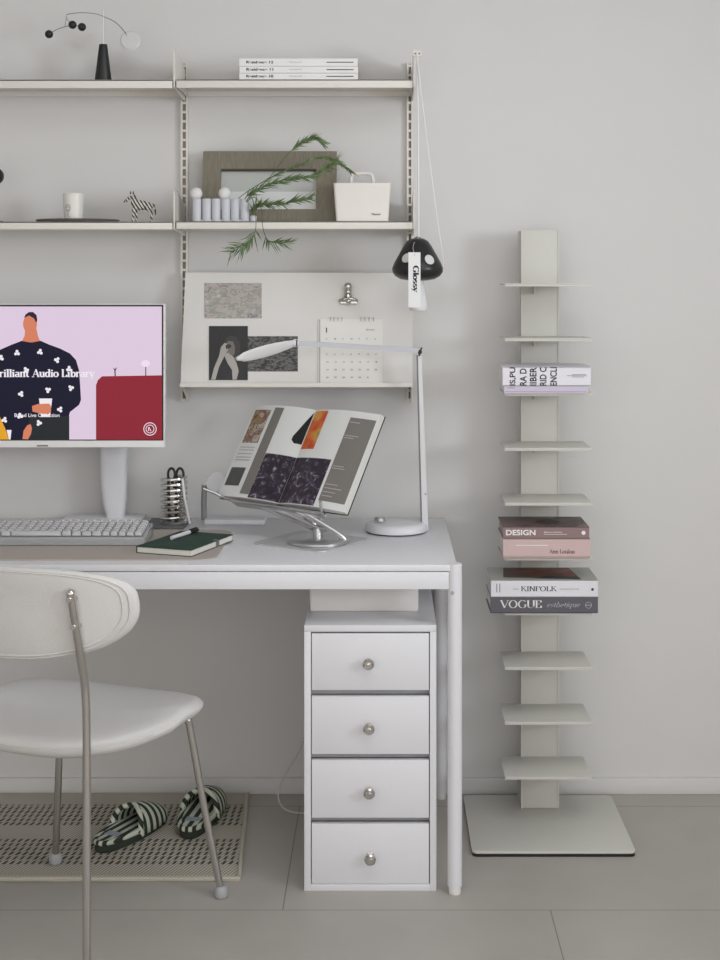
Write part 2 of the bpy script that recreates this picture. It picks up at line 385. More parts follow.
# ------------------------------------------------------------------ things on the display board
p_col = ramp_mat('pastel print', [(.3, (196, 193, 188)), (.44, (152, 148, 142)), (.5, (180, 178, 174)), (.56, (188, 176, 170)), (.63, (126, 122, 130)), (.75, (176, 178, 172))], 38, 6, .6, vec=(1, 1, 1.8), dist=.6)
pc = card('art_print', 204.3, 283, 261.7, 318.3, p_col, 'pastel abstract landscape print, highest picture on the tilted display board', 'picture')
p_bw = ramp_mat('dark crowd photo', [(.35, (40, 40, 40)), (.48, (70, 70, 69)), (.56, (120, 119, 117)), (.66, (60, 60, 60)), (.8, (150, 150, 148))], 95, 5, .5, vec=(1, 1, 2.0), dist=.5)
card('photo_card', 246.8, 336.2, 297.8, 371.4, p_bw, 'landscape black and white photo card tucked behind the portrait photo', 'picture', lift=.0012)
blk_photo = mat('photo black', (42, 42, 43), .45, noise=.15, scale=60)
ph = tag(MB().prism([onboard(209, 326, .0024), onboard(247.8, 326, .0024), onboard(247.8, 380, .0024), onboard(209, 380, .0024)], -BN*.0005).build('portrait_photo', blk_photo, angle=0, origin=onboard(228, 380)),
    'upright black and white portrait photo of a person with hands raised', 'picture')
fig = MB(); Lf = .0028
shape(fig, [(224, 343), (226, 338), (231, 335.5), (236, 337), (239.5, 342), (240.5, 350), (238, 358), (233, 360), (228, 357), (225, 351)], Lf, 0)           # hair
shape(fig, [(225.5, 346), (228, 341), (233, 341.5), (235, 347), (234.5, 354), (231, 358), (227.5, 355)], Lf+.0003, 1)                                   # face
shape(fig, [(221, 347), (224.5, 343), (229, 344), (228, 350), (224, 357), (219, 367), (215.5, 379.6), (211, 379.6), (214, 368), (219, 356)], Lf+.0006, 2)   # arm raised
shape(fig, [(224, 355), (228, 352.5), (234, 357.5), (236.5, 363), (238.8, 371), (236.5, 379.6), (232.5, 379.6), (232, 370), (228, 364)], Lf+.0009, 2)
shape(fig, [(225.5, 345.5), (228.5, 343.5), (232, 346), (230, 348), (226, 349)], Lf+.0012, 0)
fig.build('printed_figure', [mat('photo dark grey', (62, 60, 60), .5), mat('photo mid grey', (120, 116, 113), .5), mat('photo light grey', (176, 171, 167), .5)], ph, angle=0)
# calendar
cal = thing('wall_calendar', 'white wire-bound month calendar standing on the display board ledge', 'calendar', onboard(351, 384))
L1 = .004
MB().prism([onboard(318.3, 319, L1), onboard(383, 319, L1), onboard(383, 384, L1), onboard(318.3, 384, L1)], -BN*.0025).build('page', paper, cal, angle=0)
MB().prism([onboard(319.2, 319.4, L1+.0008), onboard(320.2, 319.4, L1+.0008), onboard(320.2, 383.8, L1+.0008), onboard(319.2, 383.8, L1+.0008)], -BN*.0006).build('side_rule', mat('warm grey print', (176, 170, 166), .7), cal, angle=0)
for xx in [330.5, 334, 338, 342, 361, 365, 369, 373.5]:
    p0 = onboard(xx, 320, L1)
    MB().tube([p0+Vector((0, .004*math.cos(a)-.001, .006*math.sin(a)+.002)) for a in [i*PI/6 for i in range(13)]], .0007, 6).build('wire_ring', chrome, cal)
def caltext(s, px, py, hpx, bold, material):
    o = onboard(px, py, L1+.0003); letter(sans(s, bold), o, (1, 0, 0), BU, height=hpx*3.6/F, material=material, parent=cal, name='print')
caltext('1', 326, 332.5, 5, .02, ink)
caltext('January', 366, 331, 2.6, .0, inkgrey)
nums = [['S','M','T','W','T','F','S'], ['','','','1','2','3','4'], ['5','6','7','8','9','10','11'], ['12','13','14','15','16','17','18'], ['19','20','21','22','23','24','25'], ['26','27','28','29','30','31','']]
bmn = bmesh.new()
for r_, rowv in enumerate(nums):
    for c_, s in enumerate(rowv):
        if not s: continue
        me = sans(s, .015); o = onboard(326+8.1*c_, 339.5+7.7*r_, L1+.0006); k = .0052
        for v in me.vertices: v.co = o+Vector((1, 0, 0))*v.co.x*k*1.3+BU*v.co.y*k
        bmn.from_mesh(me); bpy.data.meshes.remove(me)
me = bpy.data.meshes.new('n'); bmn.to_mesh(me); bmn.free()
link('date_grid', me, inkgrey, cal, angle=0)
# chrome figure clip
cl = thing('magnet_clip', 'small chrome ball-topped clip near the top of the display board', 'clip', onboard(348, 304))
q = onboard(348, 290.5, .012); k = 3.62/F
MB().sphere(q+Vector((0, 0, 3.8*k)), 4.3*k).sphere(q+Vector((0, 0, -1.5*k)), 4.2*k, sc=(1, 1, .8)).lathe([(3.5*k, 0), (4.5*k, 1*k), (3.8*k, 3*k)], q+Vector((0, 0, -7*k)), 20).build('handle', chrome, cl)
q2 = onboard(348.5, 302, .004)
b2 = MB(); b2.tube([q2+Vector((-9*k, 0, 1*k)), q2+Vector((-4*k, -.006, 3*k)), q2+Vector((4*k, -.006, 3*k)), q2+Vector((9*k, 0, 1*k))], 1.6*k, 10, smooth=5)
b2.box(q2+Vector((-8.5*k, -.004, -2*k)), q2+Vector((8.5*k, .003, .6*k)), bev=.001); b2.sphere(q2+Vector((0, -.008, 1*k)), 3*k)
b2.build('jaw', chrome, cl)

# ------------------------------------------------------------------ monitor
MY = 3.48
mon = thing('computer_monitor', 'white-framed computer monitor on the desk showing an illustrated figure', 'monitor', (XX(42, 3.6), 3.6, DT))
a, bq = at(-80, 304, MY), at(164.5, 447.5, MY)
MB().box((a.x, MY, bq.z), (bq.x, MY+.03, a.z), bev=.002).build('housing', mat('monitor white', (240, 239, 238), .4), mon)
s = MB(); s.box((at(-79, 0, MY).x, MY-.0012, at(0, 440.5, MY).z), (at(163.5, 0, MY).x, MY+.002, at(0, 304.8, MY).z)); s.build('bezel', black, mon, angle=0)
EM = {}
def em(name, rgb): return mat('screen '+name, rgb, .4, emit=1.0)
scr_m = [em('pink', (221, 201, 222)), em('navy', (30, 29, 48)), em('skin', (212, 128, 98)), em('hair', (52, 36, 58)), em('charcoal', (42, 46, 48)), em('white', (238, 232, 240)), em('yellow', (226, 162, 44)), em('red', (141, 43, 56)), em('pale', (236, 222, 236))]
SL = [0]
s = MB()
def pol(pts, mi, y=None):
    SL[0] += 1; yy = MY-.0014-SL[0]*.000012
    s.face([at(px, py, yy) for px, py in pts], mi)
def ell(cx_, cy_, rx_, ry_, n=24): return arc(cx_, cy_, rx_, ry_, 0, 360*(n-1)/n, n-1)
pol([(-77, 306.5), (161.8, 306.5), (161.8, 439.5), (-77, 439.5)], 0)
pol([(24, 340), (39, 340), (49, 344.5), (60, 348.5), (70, 353.5), (76, 360), (79, 370), (80, 382), (81, 400), (79, 405), (70, 412), (69, 416), (69, 439.5), (-19, 439.5), (-20, 400), (-18, 375), (-13, 359), (-4, 351.5), (12, 344.5)], 1)
pol([(30, 416), (69.3, 416), (69.3, 439.5), (26, 439.5)], 4)
pol([(22, 341), (24.5, 336), (25, 330), (36, 327), (38, 336), (40, 341), (31, 342.5)], 2)
pol(ell(30, 324, 7, 9.5), 2)
pol([(24, 318), (25.5, 314.5), (29, 312), (33, 312), (36.5, 315), (37.3, 320), (36.3, 323), (34, 318.5), (29, 315.5)], 3)
pol([(39, 398.5), (52.2, 398.5), (50, 417), (41, 417)], 5)
pol([(32, 406), (38, 404), (49, 403.5), (51, 406), (51, 412), (48, 414.5), (40, 413.5), (32.5, 411.5)], 2)
pol([(22.5, 439), (23.5, 431), (27, 425.5), (30.5, 424), (32, 428), (31, 434), (28, 439.3)], 2)
pol([(-8, 416), (0, 417), (5, 428), (9, 439.5), (-10, 439.5)], 6); pol([(6.5, 430), (11.5, 430), (10.5, 439.5), (9, 439.5)], 5)
for (mx_, my_) in [(17, 353), (40, 352), (57, 360), (1, 358), (69, 369), (26, 370), (21, 394), (48, 390), (71, 388), (60, 409.5), (39, 423), (4.5, 420), (-8, 385), (-10, 405), (20, 416)]:
    an = (mx_*37) % 360
    for kq in range(3):
        aa = math.radians(an+kq*120); pol(ell(mx_+1.6*math.cos(aa), my_+1.7*math.sin(aa), 1.5, 1.5, 10), 5)
pol([(96, 439.5), (96, 385), (98, 380), (102, 376.3), (162, 375.3), (162, 439.5)], 7)
pol([(114.6, 376), (114.3, 370), (112.8, 367.5), (114.8, 369), (117, 367), (115.5, 371), (115.8, 376)], 3); pol([(145.3, 376), (145.3, 365), (146.2, 365), (146.2, 376)], 3)
pol(ell(145.6, 363.5, 4.6, 3.4, 12), 8)
for rr, w_ in ((6.6, .8), (4.3, .7)):
    o_, i_ = ell(150, 429, rr, rr, 28), ell(150, 429, rr-w_, rr-w_, 28)
    for i in range(28): j = (i+1) % 28; pol([o_[i], o_[j], i_[j], i_[i]], 8)
pol([(148.6, 427), (149.4, 427), (151.4, 431.3), (150.6, 431.3)], 8); pol([(148.2, 431), (148.2, 427.3), (149, 427.3), (149, 431)], 8)
scr = s.build('screen', scr_m, mon, angle=0)
letter(serif('Brilliant Audio Library', .2, .07), at(-7, 379, MY-.0056), (1, 0, 0), (0, 0, 1), width=102*MY/F, height=9.8*MY/F, material=scr_m[5], parent=scr, lift=0)
letter(sans('Ballad Live Collection', .01), at(14.5, 417, MY-.0058), (1, 0, 0), (0, 0, 1), width=45*MY/F, height=3.6*MY/F, material=scr_m[5], parent=scr, lift=0)
MB().box((XX(37, MY), MY-.002, ZZ(446.3, MY)), (XX(48, MY), MY+.002, ZZ(445, MY))).build('logo_mark', inkgrey, mon)
# stand: column behind + foot plate
rings = []
yc = 3.635
for py, w0, w1 in ((440, 100.5, 127), (480, 101, 127), (500, 103, 126.5), (512, 106, 125), (518, 107, 124)):
    x0, x1, zz = XX(w0, yc), XX(w1, yc), ZZ(py, yc)
    rings.append([Vector(((x0+x1)/2+(x1-x0)/2*math.copysign(abs(math.cos(a_))**.6, math.cos(a_)), yc+.022*math.copysign(abs(math.sin(a_))**.6, math.sin(a_)), zz)) for a_ in [2*PI*i/28 for i in range(28)]])
MB().loft(rings).build('stand_column', white_lac, mon)
MB().box((XX(88, 3.57), MY+.03, ZZ(443, MY)), (XX(132, 3.57), yc+.02, ZZ(380, MY)), bev=.006).build('neck', white_lac, mon)
MB().box((XX(62, 3.6), 3.59, DT), (XX(142.5, 3.62), 3.686, DT+.014), bev=.004).build('stand_foot', white_lac, mon)

# ------------------------------------------------------------------ desk mat, keyboard
def rrect(cx_, cy_, hx, hy, r, n=6):
    p = []
    for sx, sy, a0 in ((1, 1, 0), (-1, 1, 90), (-1, -1, 180), (1, -1, 270)):
        p += arc(cx_+sx*(hx-r), cy_+sy*(hy-r), r, r, a0, a0+90, n)
    return p
felt = mat('taupe felt', (182, 174, 167), .95, noise=.07, scale=400, bump=.4)
mx0, mx1, my0, my1 = -1.12, -.380, 3.118, 3.50
tag(MB().prism([Vector((x, y, DT)) for x, y in rrect((mx0+mx1)/2, (my0+my1)/2, (mx1-mx0)/2, (my1-my0)/2, .045)], (0, 0, .003)).build('desk_mat', felt, origin=((mx0+mx1)/2, (my0+my1)/2, DT)),
    'wide taupe felt desk mat along the front of the desk', 'desk mat')
KZ = DT+.003
kb = thing('keyboard', 'clear-cased mechanical keyboard with pale grey keys on the felt mat', 'keyboard', (-.78, 3.33, KZ))
acr = mat('clear acrylic', (232, 234, 236), .12, noise=0, trans=.55)
cap_m = mat('translucent keycap', (224, 224, 226), .22, noise=.06, scale=60, trans=.3)
kx1, kx0 = -.5665, -.967; ky0, ky1 = 3.282, 3.405
def slope(y, base): return base+(y-ky0)/(ky1-ky0)*.016
c = MB(); zb = KZ+.001
c.prism([Vector((kx0, ky0, zb)), Vector((kx0, ky0-.002, zb+.018)), Vector((kx0, ky1, zb+.032)), Vector((kx0, ky1, zb))], (kx1-kx0, 0, 0), bev=.002).build('case', acr, kb)
MB().prism([Vector((kx0+.006, ky0+.006, zb+.0185)), Vector((kx0+.006, ky0+.006, zb+.0195)), Vector((kx0+.006, ky1-.006, zb+.0325)), Vector((kx0+.006, ky1-.006, zb+.0315))], (kx1-kx0-.012, 0, 0)).build('key_plate', mat('plate silver', (176, 176, 178), .4, .5), kb)
for fx_ in (kx0+.03, kx1-.06):
    MB().box((fx_, ky0+.015, KZ), (fx_+.03, ky0+.03, KZ+.002)).build('rubber_foot', grey_rub, kb)
pit = (kx1-kx0-.016)/20
nrow = 6; ry_ = (ky1-ky0-.014)/nrow
for r_ in range(nrow):
    yk = ky0+.007+ry_*(r_+.5); n_ = 20; x = kx0+.008
    wid = ([1.25, 1.25, 1.25, 6.25, 1.25, 1.25, 1.25, 1.25] + [1]*5) if r_ == 0 else [1]*20
    for wk in wid:
        if x+pit*wk > kx1-.006: break
        if x+pit*wk > -.95:      # keys left of the frame are left out
            zt = zb+.019+(yk-ky0)/(ky1-ky0)*.0135
            w1 = pit*wk-.0022; cx_ = x+pit*wk/2
            def rr(h, sc_, z): return [Vector((a_, b_, z)) for a_, b_ in rrect(cx_, yk, max(w1/2-h, .003), ry_/2-.0012-h, .002, 2)]
            MB().loft([rr(0, 1, zt+.001), rr(.0006, 1, zt+.005), rr(.0022, 1, zt+.0105), rr(.0034, 1, zt+.0113)]).build('keycap', cap_m, kb)
        x += pit*wk

# ------------------------------------------------------------------ notebook + pen
nb = thing('notebook', 'dark green hardcover notebook lying angled on the desk mat', 'notebook', (-.4675, 3.270, KZ), math.radians(-20))
hw, hl = .0715, .107
green = mat('green cloth', (38, 66, 54), .75, noise=.12, scale=200)
MB().box((-hw, -hl, 0), (hw, hl, .0018), bev=.0006).box((-hw, -hl, .0142), (hw, hl, .016), bev=.0006).box((-hw, -hl, 0), (-hw+.002, hl, .016), bev=.0006).build('cover', green, nb, local=True)
MB().box((-hw+.002, -hl+.002, .0018), (hw-.002, hl-.002, .0142)).build('pages', ramp_mat('page edges', [(.4, (236, 234, 226)), (.6, (214, 212, 204))], 300, 0, .8, kind='wave', axis='Z'), nb, local=True)
lp = MB(); lp.box((hw-.012, .018, .0158), (hw+.0012, .030, .0167)); lp.box((hw, .018, -.0002), (hw+.0012, .030, .0167)); lp.build('pen_loop', mat('grey elastic', (120, 118, 112), .8), nb, local=True)
pe = thing('pen', 'white pen with a black cap resting on the green notebook', 'pen', (-.475, 3.325, KZ+.0162), math.radians(-20))
pz = .0052
MB().tube([(-.005, -.062, pz), (-.002, .02, pz)], [.0046, .0050], 14).build('barrel', white_lac, pe, local=True)
MB().tube([(-.002, .02, pz), (-.001, .058, pz)], .0052, 14).box((-.004, .022, pz+.004), (.001, .056, pz+.0068), bev=.0006).build('cap', black, pe, local=True)
MB().tube([(-.001, .058, pz), (0, .068, pz)], [.005, .0042], 14).build('end_plug', grey_rub, pe, local=True)

# ------------------------------------------------------------------ pencil holder, scissors, tray, charging stand
hx, hy = XX(174, 3.575), 3.575
tr_ = tag(MB().box((XX(150, 3.63), 3.52, DT), (XX(190, 3.63), 3.655, DT+.008), bev=.003).build('desk_tray', mat('dark grey tray', (92, 92, 94), .5), origin=(hx, 3.58, DT)), 'flat dark grey tray under the coil pencil holder', 'tray')
hz = DT+.008
ho = thing('pencil_holder', 'silver spiral-coil pencil holder standing beside the notebook', 'pencil holder', (hx, hy, hz))
coil = []
for i in range(8*20+1):
    an = i/20*2*PI; z = .006+.112*i/160; coil.append((hx+.031*math.cos(an), hy+.031*math.sin(an), hz+z))
MB().tube(coil, .0042, 8).build('coil', chrome, ho)
MB().lathe([(.033, 0), (.034, .002), (.034, .005), (.03, .006)], (hx, hy, hz), 32).build('base', silver, ho)
MB().tube([(hx+.026, hy-.03, hz+.118), (hx+.032, hy-.034, hz+.07), (hx+.046, hy-.036, hz+.004)], .0032, 8).build('rod', white_lac, ho)
sc_ = thing('scissors', 'black-handled scissors standing handles up in the coil holder', 'scissors', (hx, hy, hz+.0065))
for nm, pxc, dx in (('a', 171.5, -.006), ('b', 180, .006)):
    c0 = at(pxc, 474.5, hy); h = MB()
    h.tube([c0+Vector((.0085*math.cos(a_)*1.05, 0, .016*math.sin(a_)*1.0)) for a_ in [2*PI*i/24 for i in range(25)]], .0034, 8)
    h.tube([c0+Vector((0, 0, -.016)), Vector((hx+.002, hy, hz+.09))], [.004, .0045], 8)
    h.build('handle', black, sc_)
MB().prism([Vector((hx-.006, hy-.001, hz+.095)), Vector((hx+.008, hy-.001, hz+.095)), Vector((hx+.003, hy-.001, hz+.008)), Vector((hx-.001, hy-.001, hz+.008))], (0, .002, 0)).build('blades', silver, sc_)
pen_l = ['black pen leaning at the front inside the coil holder', 'slim grey pen at the back of the coil holder', 'dark ink pen at the left inside the coil holder']
for i, (ox, oy, cc, tp) in enumerate(((.008, -.014, black, .108), (.012, .012, grey_rub, .122), (-.014, .004, mat('ink blue plastic', (52, 54, 62), .4), .114))):
    tag(MB().tube([(hx+ox*.9, hy+oy*.9, hz+.0068), (hx+ox*1.1, hy+oy*1.1, hz+tp)], .0042, 12).build('pen', cc, origin=(hx+ox, hy+oy, hz+.0068)), pen_l[i], 'pen', 'pens in the coil holder')
chs = thing('charging_stand', 'white phone charging stand with a round tilted pad behind the magazine', 'charger', (XX(235, 3.59), 3.6, DT))
MB().box((XX(204, 3.587), 3.585, DT), (XX(265, 3.587), 3.645, DT+.014), bev=.004, seg=3).build('base', white_lac, chs)
ux = XX(203.5, 3.6)
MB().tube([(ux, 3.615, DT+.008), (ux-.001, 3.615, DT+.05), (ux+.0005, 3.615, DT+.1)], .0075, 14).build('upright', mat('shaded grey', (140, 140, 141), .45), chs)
dmx = Matrix.Rotation(math.radians(62), 4, 'X') @ Matrix.Rotation(math.radians(-18), 4, 'Y')
MB().lathe([(.001, -.005), (.025, -.005), (.0285, -.002), (.0285, .002), (.026, .005), (.001, .005)], at(216.5, 482.5, 3.607), 36, mx=dmx).build('charging_pad', white_lac, chs)
MB().tube([(ux, 3.615, DT+.098), (ux+.006, 3.613, DT+.104), (ux+.014, 3.612, DT+.104)], .005, 10).build('hinge', white_lac, chs)

# ------------------------------------------------------------------ book stand with magazine
bs = thing('book_stand', 'silver aluminium swivel book stand holding up an open magazine', 'book stand', (-.172, 3.345, DT))
Rz = Matrix.Rotation(math.radians(-32), 4, 'Z')
bc = Vector((-.176, 3.35, DT))
pts = [bc+Rz @ Vector((x, y, 0)) for x, y in rrect(0, 0, .105, .102, .02)]
MB().prism(pts, (0, 0, .0035), bev=.0008).build('base_plate', mat('brushed plate', (206, 206, 207), .42, .55), bs)
dc = Vector((XX(318, 3.33), 3.33, DT+.0035))
MB().lathe([(.074, 0), (.076, .0015), (.076, .0065), (.073, .009), (.03, .0115), (.012, .012), (.012, .03), (.0115, .034), (.001, .034)], dc, 48).build('turntable', silver, bs)
aM, tM = math.radians(38), math.radians(57)
U = Vector((math.cos(aM), -math.sin(aM), 0)); Vv = Vector((math.sin(aM)*math.cos(tM), math.cos(aM)*math.cos(tM), math.sin(tM))); N = U.cross(Vv)
M0 = Vector((-.253, 3.352, .824))          # middle of the magazine's lower edge
def mg(u, v, n=0): return M0+U*u+Vv*v+N*n
# backrest plate + ledge wires + struts
pl = [mg(-.14, .01, -.012), mg(.14, .01, -.012), mg(.14, .16, -.012), mg(-.14, .16, -.012)]
MB().prism(pl, -N*.003, bev=.0008).build('back_plate', silver, bs)
ld = MB()
ld.tube([mg(-.215, -.004, .05), mg(-.19, -.004, .03), mg(-.16, -.008, .012), mg(-.08, -.012, .012), mg(.05, -.012, .014), mg(.14, -.012, .012), mg(.155, -.004, .03), mg(.16, .004, .045)], .0036, 8, smooth=5)
ld.prism([mg(-.145, -.011, -.015), mg(.145, -.011, -.015), mg(.145, -.011, .016), mg(-.145, -.011, .016)], -Vv*.003)
ld.tube([mg(-.14, .01, -.013), mg(-.14, -.012, -.012)], .004, 8); ld.tube([mg(.14, .01, -.013), mg(.14, -.012, -.012)], .004, 8)
ld.build('ledge', silver, bs)
st = MB(); top = dc+Vector((0, 0, .034))
for du in (-.028, .028):
    pa = mg(du-.03, -.012, -.004); pb = mg(du+.04, .03, -.014)
    st.tube([top+U*du*.6+Vector((0, 0, -.004)), pa], .0045, 8); st.tube([top+U*du*.6+Vector((0, 0, -.006)), (top+pb)/2+U*du*.5+Vector((0, .02, .0)), pb], .0045, 8)
st.tube([top-U*.03, top+U*.03], .007, 12); st.tube([top+Vector((0, 0, -.01)), mg(.06, .02, -.014)], .006, 10)
st.tube([mg(.06, -.012, .0), dc+U*.068+Vector((0, .01, .022)), dc+U*.062+Vector((0, .01, .008))], .004, 8, smooth=4)
st.tube([mg(.085, -.012, .0), dc+U*.078+Vector((0, .01, .02)), dc+U*.066+Vector((0, .01, .008))], .004, 8, smooth=4)
st.build('hinge_arms', silver, bs)
# magazine
mgz = thing('magazine', 'open magazine with dark photo spread propped on the silver book stand', 'magazine', M0)
HW, HL = .207, .258
def bulge(u):                               # pages arch out from the gutter
    k = min(abs(u)/HW, 1); return .004+.013*math.sin(PI*min(k*1.0, 1))**.8*(1-k*.3)
def page(name, u0, u1, v0, v1, mat_, lift=0, n=12, par=None, sk=0.0):
    t_ = MB(); us = [u0+(u1-u0)*i/n for i in range(n+1)]
    t_.loft([[mg(u+sk*v0, v0, bulge(u)+lift), mg(u+sk*v1, v1, bulge(u)+lift), mg(u+sk*v1, v1, bulge(u)+lift-.0004), mg(u+sk*v0, v0, bulge(u)+lift-.0004)] for u in us])
    return t_.build(name, mat_, par or mgz, angle=60)
gpaper = mat('glossy paper', (226, 228, 227), .35, noise=.02)
blk = MB()
for sg in (-1, 1):
    us = [sg*HW*i/12 for i in range(13)]
    blk.loft([[mg(u, 0, bulge(u)-.0006), mg(u, HL, bulge(u)-.0006), mg(u, HL, -.009*min(1, abs(u)/.02)), mg(u, 0, -.009*min(1, abs(u)/.02))] for u in us])
blk.build('page_block', ramp_mat('page block', [(.4, (228, 226, 222)), (.6, (196, 194, 190))], 500, 0, .7, kind='wave'), mgz, angle=60)
MB().prism([mg(-HW-.002, -.002, -.0095), mg(HW+.002, -.002, -.0095), mg(HW+.002, HL+.002, -.0095), mg(-HW-.002, HL+.002, -.0095)], -N*.0012).build('cover', black, mgz)
lpg = page('left_page', -HW, -.0005, 0, HL, gpaper); rpg = page('right_page', .0005, HW, 0, HL, gpaper)
p_city = ramp_mat('page photo colour', [(.3, (90, 72, 60)), (.42, (168, 148, 100)), (.5, (122, 78, 78)), (.6, (196, 190, 178)), (.72, (60, 56, 60))], 45, 5, .4, dist=.5)
p_car = ramp_mat('page photo dark', [(.36, (38, 30, 42)), (.53, (50, 40, 56)), (.58, (96, 88, 106)), (.61, (46, 36, 50)), (.65, (176, 170, 182)), (.69, (52, 42, 56))], 44, 5, .35, dist=1.6)
p_flame = ramp_mat('page photo flame', [(.3, (188, 60, 40)), (.45, (214, 110, 44)), (.55, (206, 160, 80)), (.65, (140, 132, 60)), (.75, (190, 70, 50))], 22, 4, .4)
p_grey = mat('grey print', (126, 122, 118), .5); p_mid = mat('page photo grey', (84, 84, 84), .5, noise=.3, scale=200)
L = .0007
page('picture', -.198, -.138, .150, .245, p_city, L, par=lpg); page('picture', -.196, -.142, .030, .080, p_mid, L, par=lpg)
page('text_panel', -.127, -.096, .010, .252, p_grey, L, par=lpg)
page('picture', -.095, -.0006, .002, .124, p_car, L, par=lpg)
page('picture', .0006, .118, .002, .124, p_car, L, par=rpg)
page('picture', .001, .048, .148, .254, p_flame, L, par=rpg)
tri = MB(); us = [-.034, -.024, -.014, -.002]
tri.loft([[mg(u, .16+.0 if k_ else .168, bulge(u)+L), mg(u, (.178, .200, .224, .250)[k_], bulge(u)+L), mg(u, (.178, .200, .224, .250)[k_], bulge(u)+L-.0003), mg(u, .16 if k_ else .168, bulge(u)+L-.0003)] for k_, u in enumerate(us)])
tri.build('picture', black, lpg, angle=0)
page('text_panel', .126, .200, .018, .240, p_grey, L, par=rpg)
lines = MB()
for vv in (.226, .190, .184, .108, .102, .06, .05, .04, .03):
    us = [.13+.06*(.4+.5*random.random())*i/3 for i in range(4)]
    lines.loft([[mg(u, vv, bulge(u)+L*2), mg(u, vv+.0022, bulge(u)+L*2), mg(u, vv+.0022, bulge(u)+L*2-.0003), mg(u, vv, bulge(u)+L*2-.0003)] for u in us])
lines.build('text_lines', mat('pale print', (178, 174, 170), .6), rpg, angle=0)
lines = MB()
for vv in (.136, .128, .118, .108, .1):
    us = [-.196+.056*i/3 for i in range(4)]
    lines.loft([[mg(u, vv, bulge(u)+L*2), mg(u, vv+.0018, bulge(u)+L*2), mg(u, vv+.0018, bulge(u)+L*2-.0003), mg(u, vv, bulge(u)+L*2-.0003)] for u in us])
lines.build('text_lines', mat('pale print', (178, 174, 170), .6), lpg, angle=0)

# ------------------------------------------------------------------ desk lamp
lam = thing('desk_lamp', 'white slim-armed desk lamp with a thick round base', 'lamp', (XX(396.5, 3.49), 3.492, DT))
lb = Vector((XX(396.5, 3.49), 3.492, DT))
MB().lathe([(.072, 0), (.0745, .0015), (.0745, .003)], lb, 56).build('base_pad', black, lam)
MB().lathe([(.076, .003), (.0785, .005), (.0785, .016), (.076, .020), (.071, .024), (.068, .025), (.001, .025)], lb, 64).build('base', white_lac, lam)
MB().lathe([(.014, .0), (.014, .007), (.012, .009), (.001, .009)], at(380, 520.5, 3.475)+Vector((0, 0, 0)), 28).build('dial', silver, lam)
p0 = Vector((XX(425.3, 3.49), 3.49, DT+.004)); p1 = Vector((XX(419.6, 3.49), 3.49, ZZ(353, 3.49)))
dv = (p1-p0)
pm = MB()
def barpost(mb, a_, b_, w0, w1, dy):
    r0 = [a_+Vector((sx*w0, sy*dy, 0)) for sx, sy in ((-1, -1), (1, -1), (1, 1), (-1, 1))]; r1 = [b_+Vector((sx*w1, sy*dy, 0)) for sx, sy in ((-1, -1), (1, -1), (1, 1), (-1, 1))]
    mb.loft([r0, r1])
pm = MB(); barpost(pm, p0, p1, .0075, .0045, .008); post = pm.build('post', mat('lamp white', (218, 218, 221), .35), lam)
pm = MB(); barpost(pm, p0+Vector((-.0095, .002, .02)), p1+Vector((-.0062, .002, -.006)), .0028, .0018, .0075); pm.build('cable_channel', mat('mid grey', (132, 132, 136), .5), post)
MB().cyl(at(425.6, 494, 3.482)+Vector((0, .004, 0)), at(425.6, 494, 3.479), .0025, n=12).build('screw', grey_rub, post)
hj = at(295.5, 343, 3.445)
e1 = at(421, 350.5, 3.485)
am = MB(); dA = (hj-e1)
am.loft([[e1+Vector((0, sy*.010, sz*.0065)) for sy, sz in ((-1, -1), (1, -1), (1, 1), (-1, 1))], [hj+Vector((0, sy*.009, sz*.0055)) for sy, sz in ((-1, -1), (1, -1), (1, 1), (-1, 1))]])
am.build('arm', mat('lamp arm', (192, 192, 198), .35), lam)
MB().cyl(at(419.8, 352, 3.474), at(419.8, 352, 3.5), .0055, n=18).prism([at(418.3, 356, 3.472), at(420, 356, 3.472), at(422.5, 347.5, 3.472), at(421, 347.5, 3.472)], (0, .004, 0)).build('hinge', black, lam)
MB().sphere(hj+Vector((0, -.004, 0)), .0095, sc=(1, 1, 1.1)).cyl(hj+Vector((.004, -.013, -.008)), hj+Vector((.004, -.013, .008)), .0016, m=1, n=8).build('head_joint', [white_lac, black], lam)
he = at(236.5, 359, 3.30); rings = []
for i in range(17):
    u = i/16; c0 = hj.lerp(he, u); wd = .0085+.0095*math.sin(PI*min(u*.92+.02, 1))**.9; wd *= (1 if u < .93 else .72 if u < .99 else .4)
    side = Vector((.52, -.30, .80)).normalized() if False else Vector((0, -.55, .83)).normalized()
    nn = (he-hj).normalized().cross(side)
    rings.append([c0+side*wd*math.cos(a_)+nn*.004*math.sin(a_) for a_ in [2*PI*k/14 for k in range(14)]])
MB().loft(rings).build('lamp_head', mat('lamp head', (222, 221, 222), .4), lam)

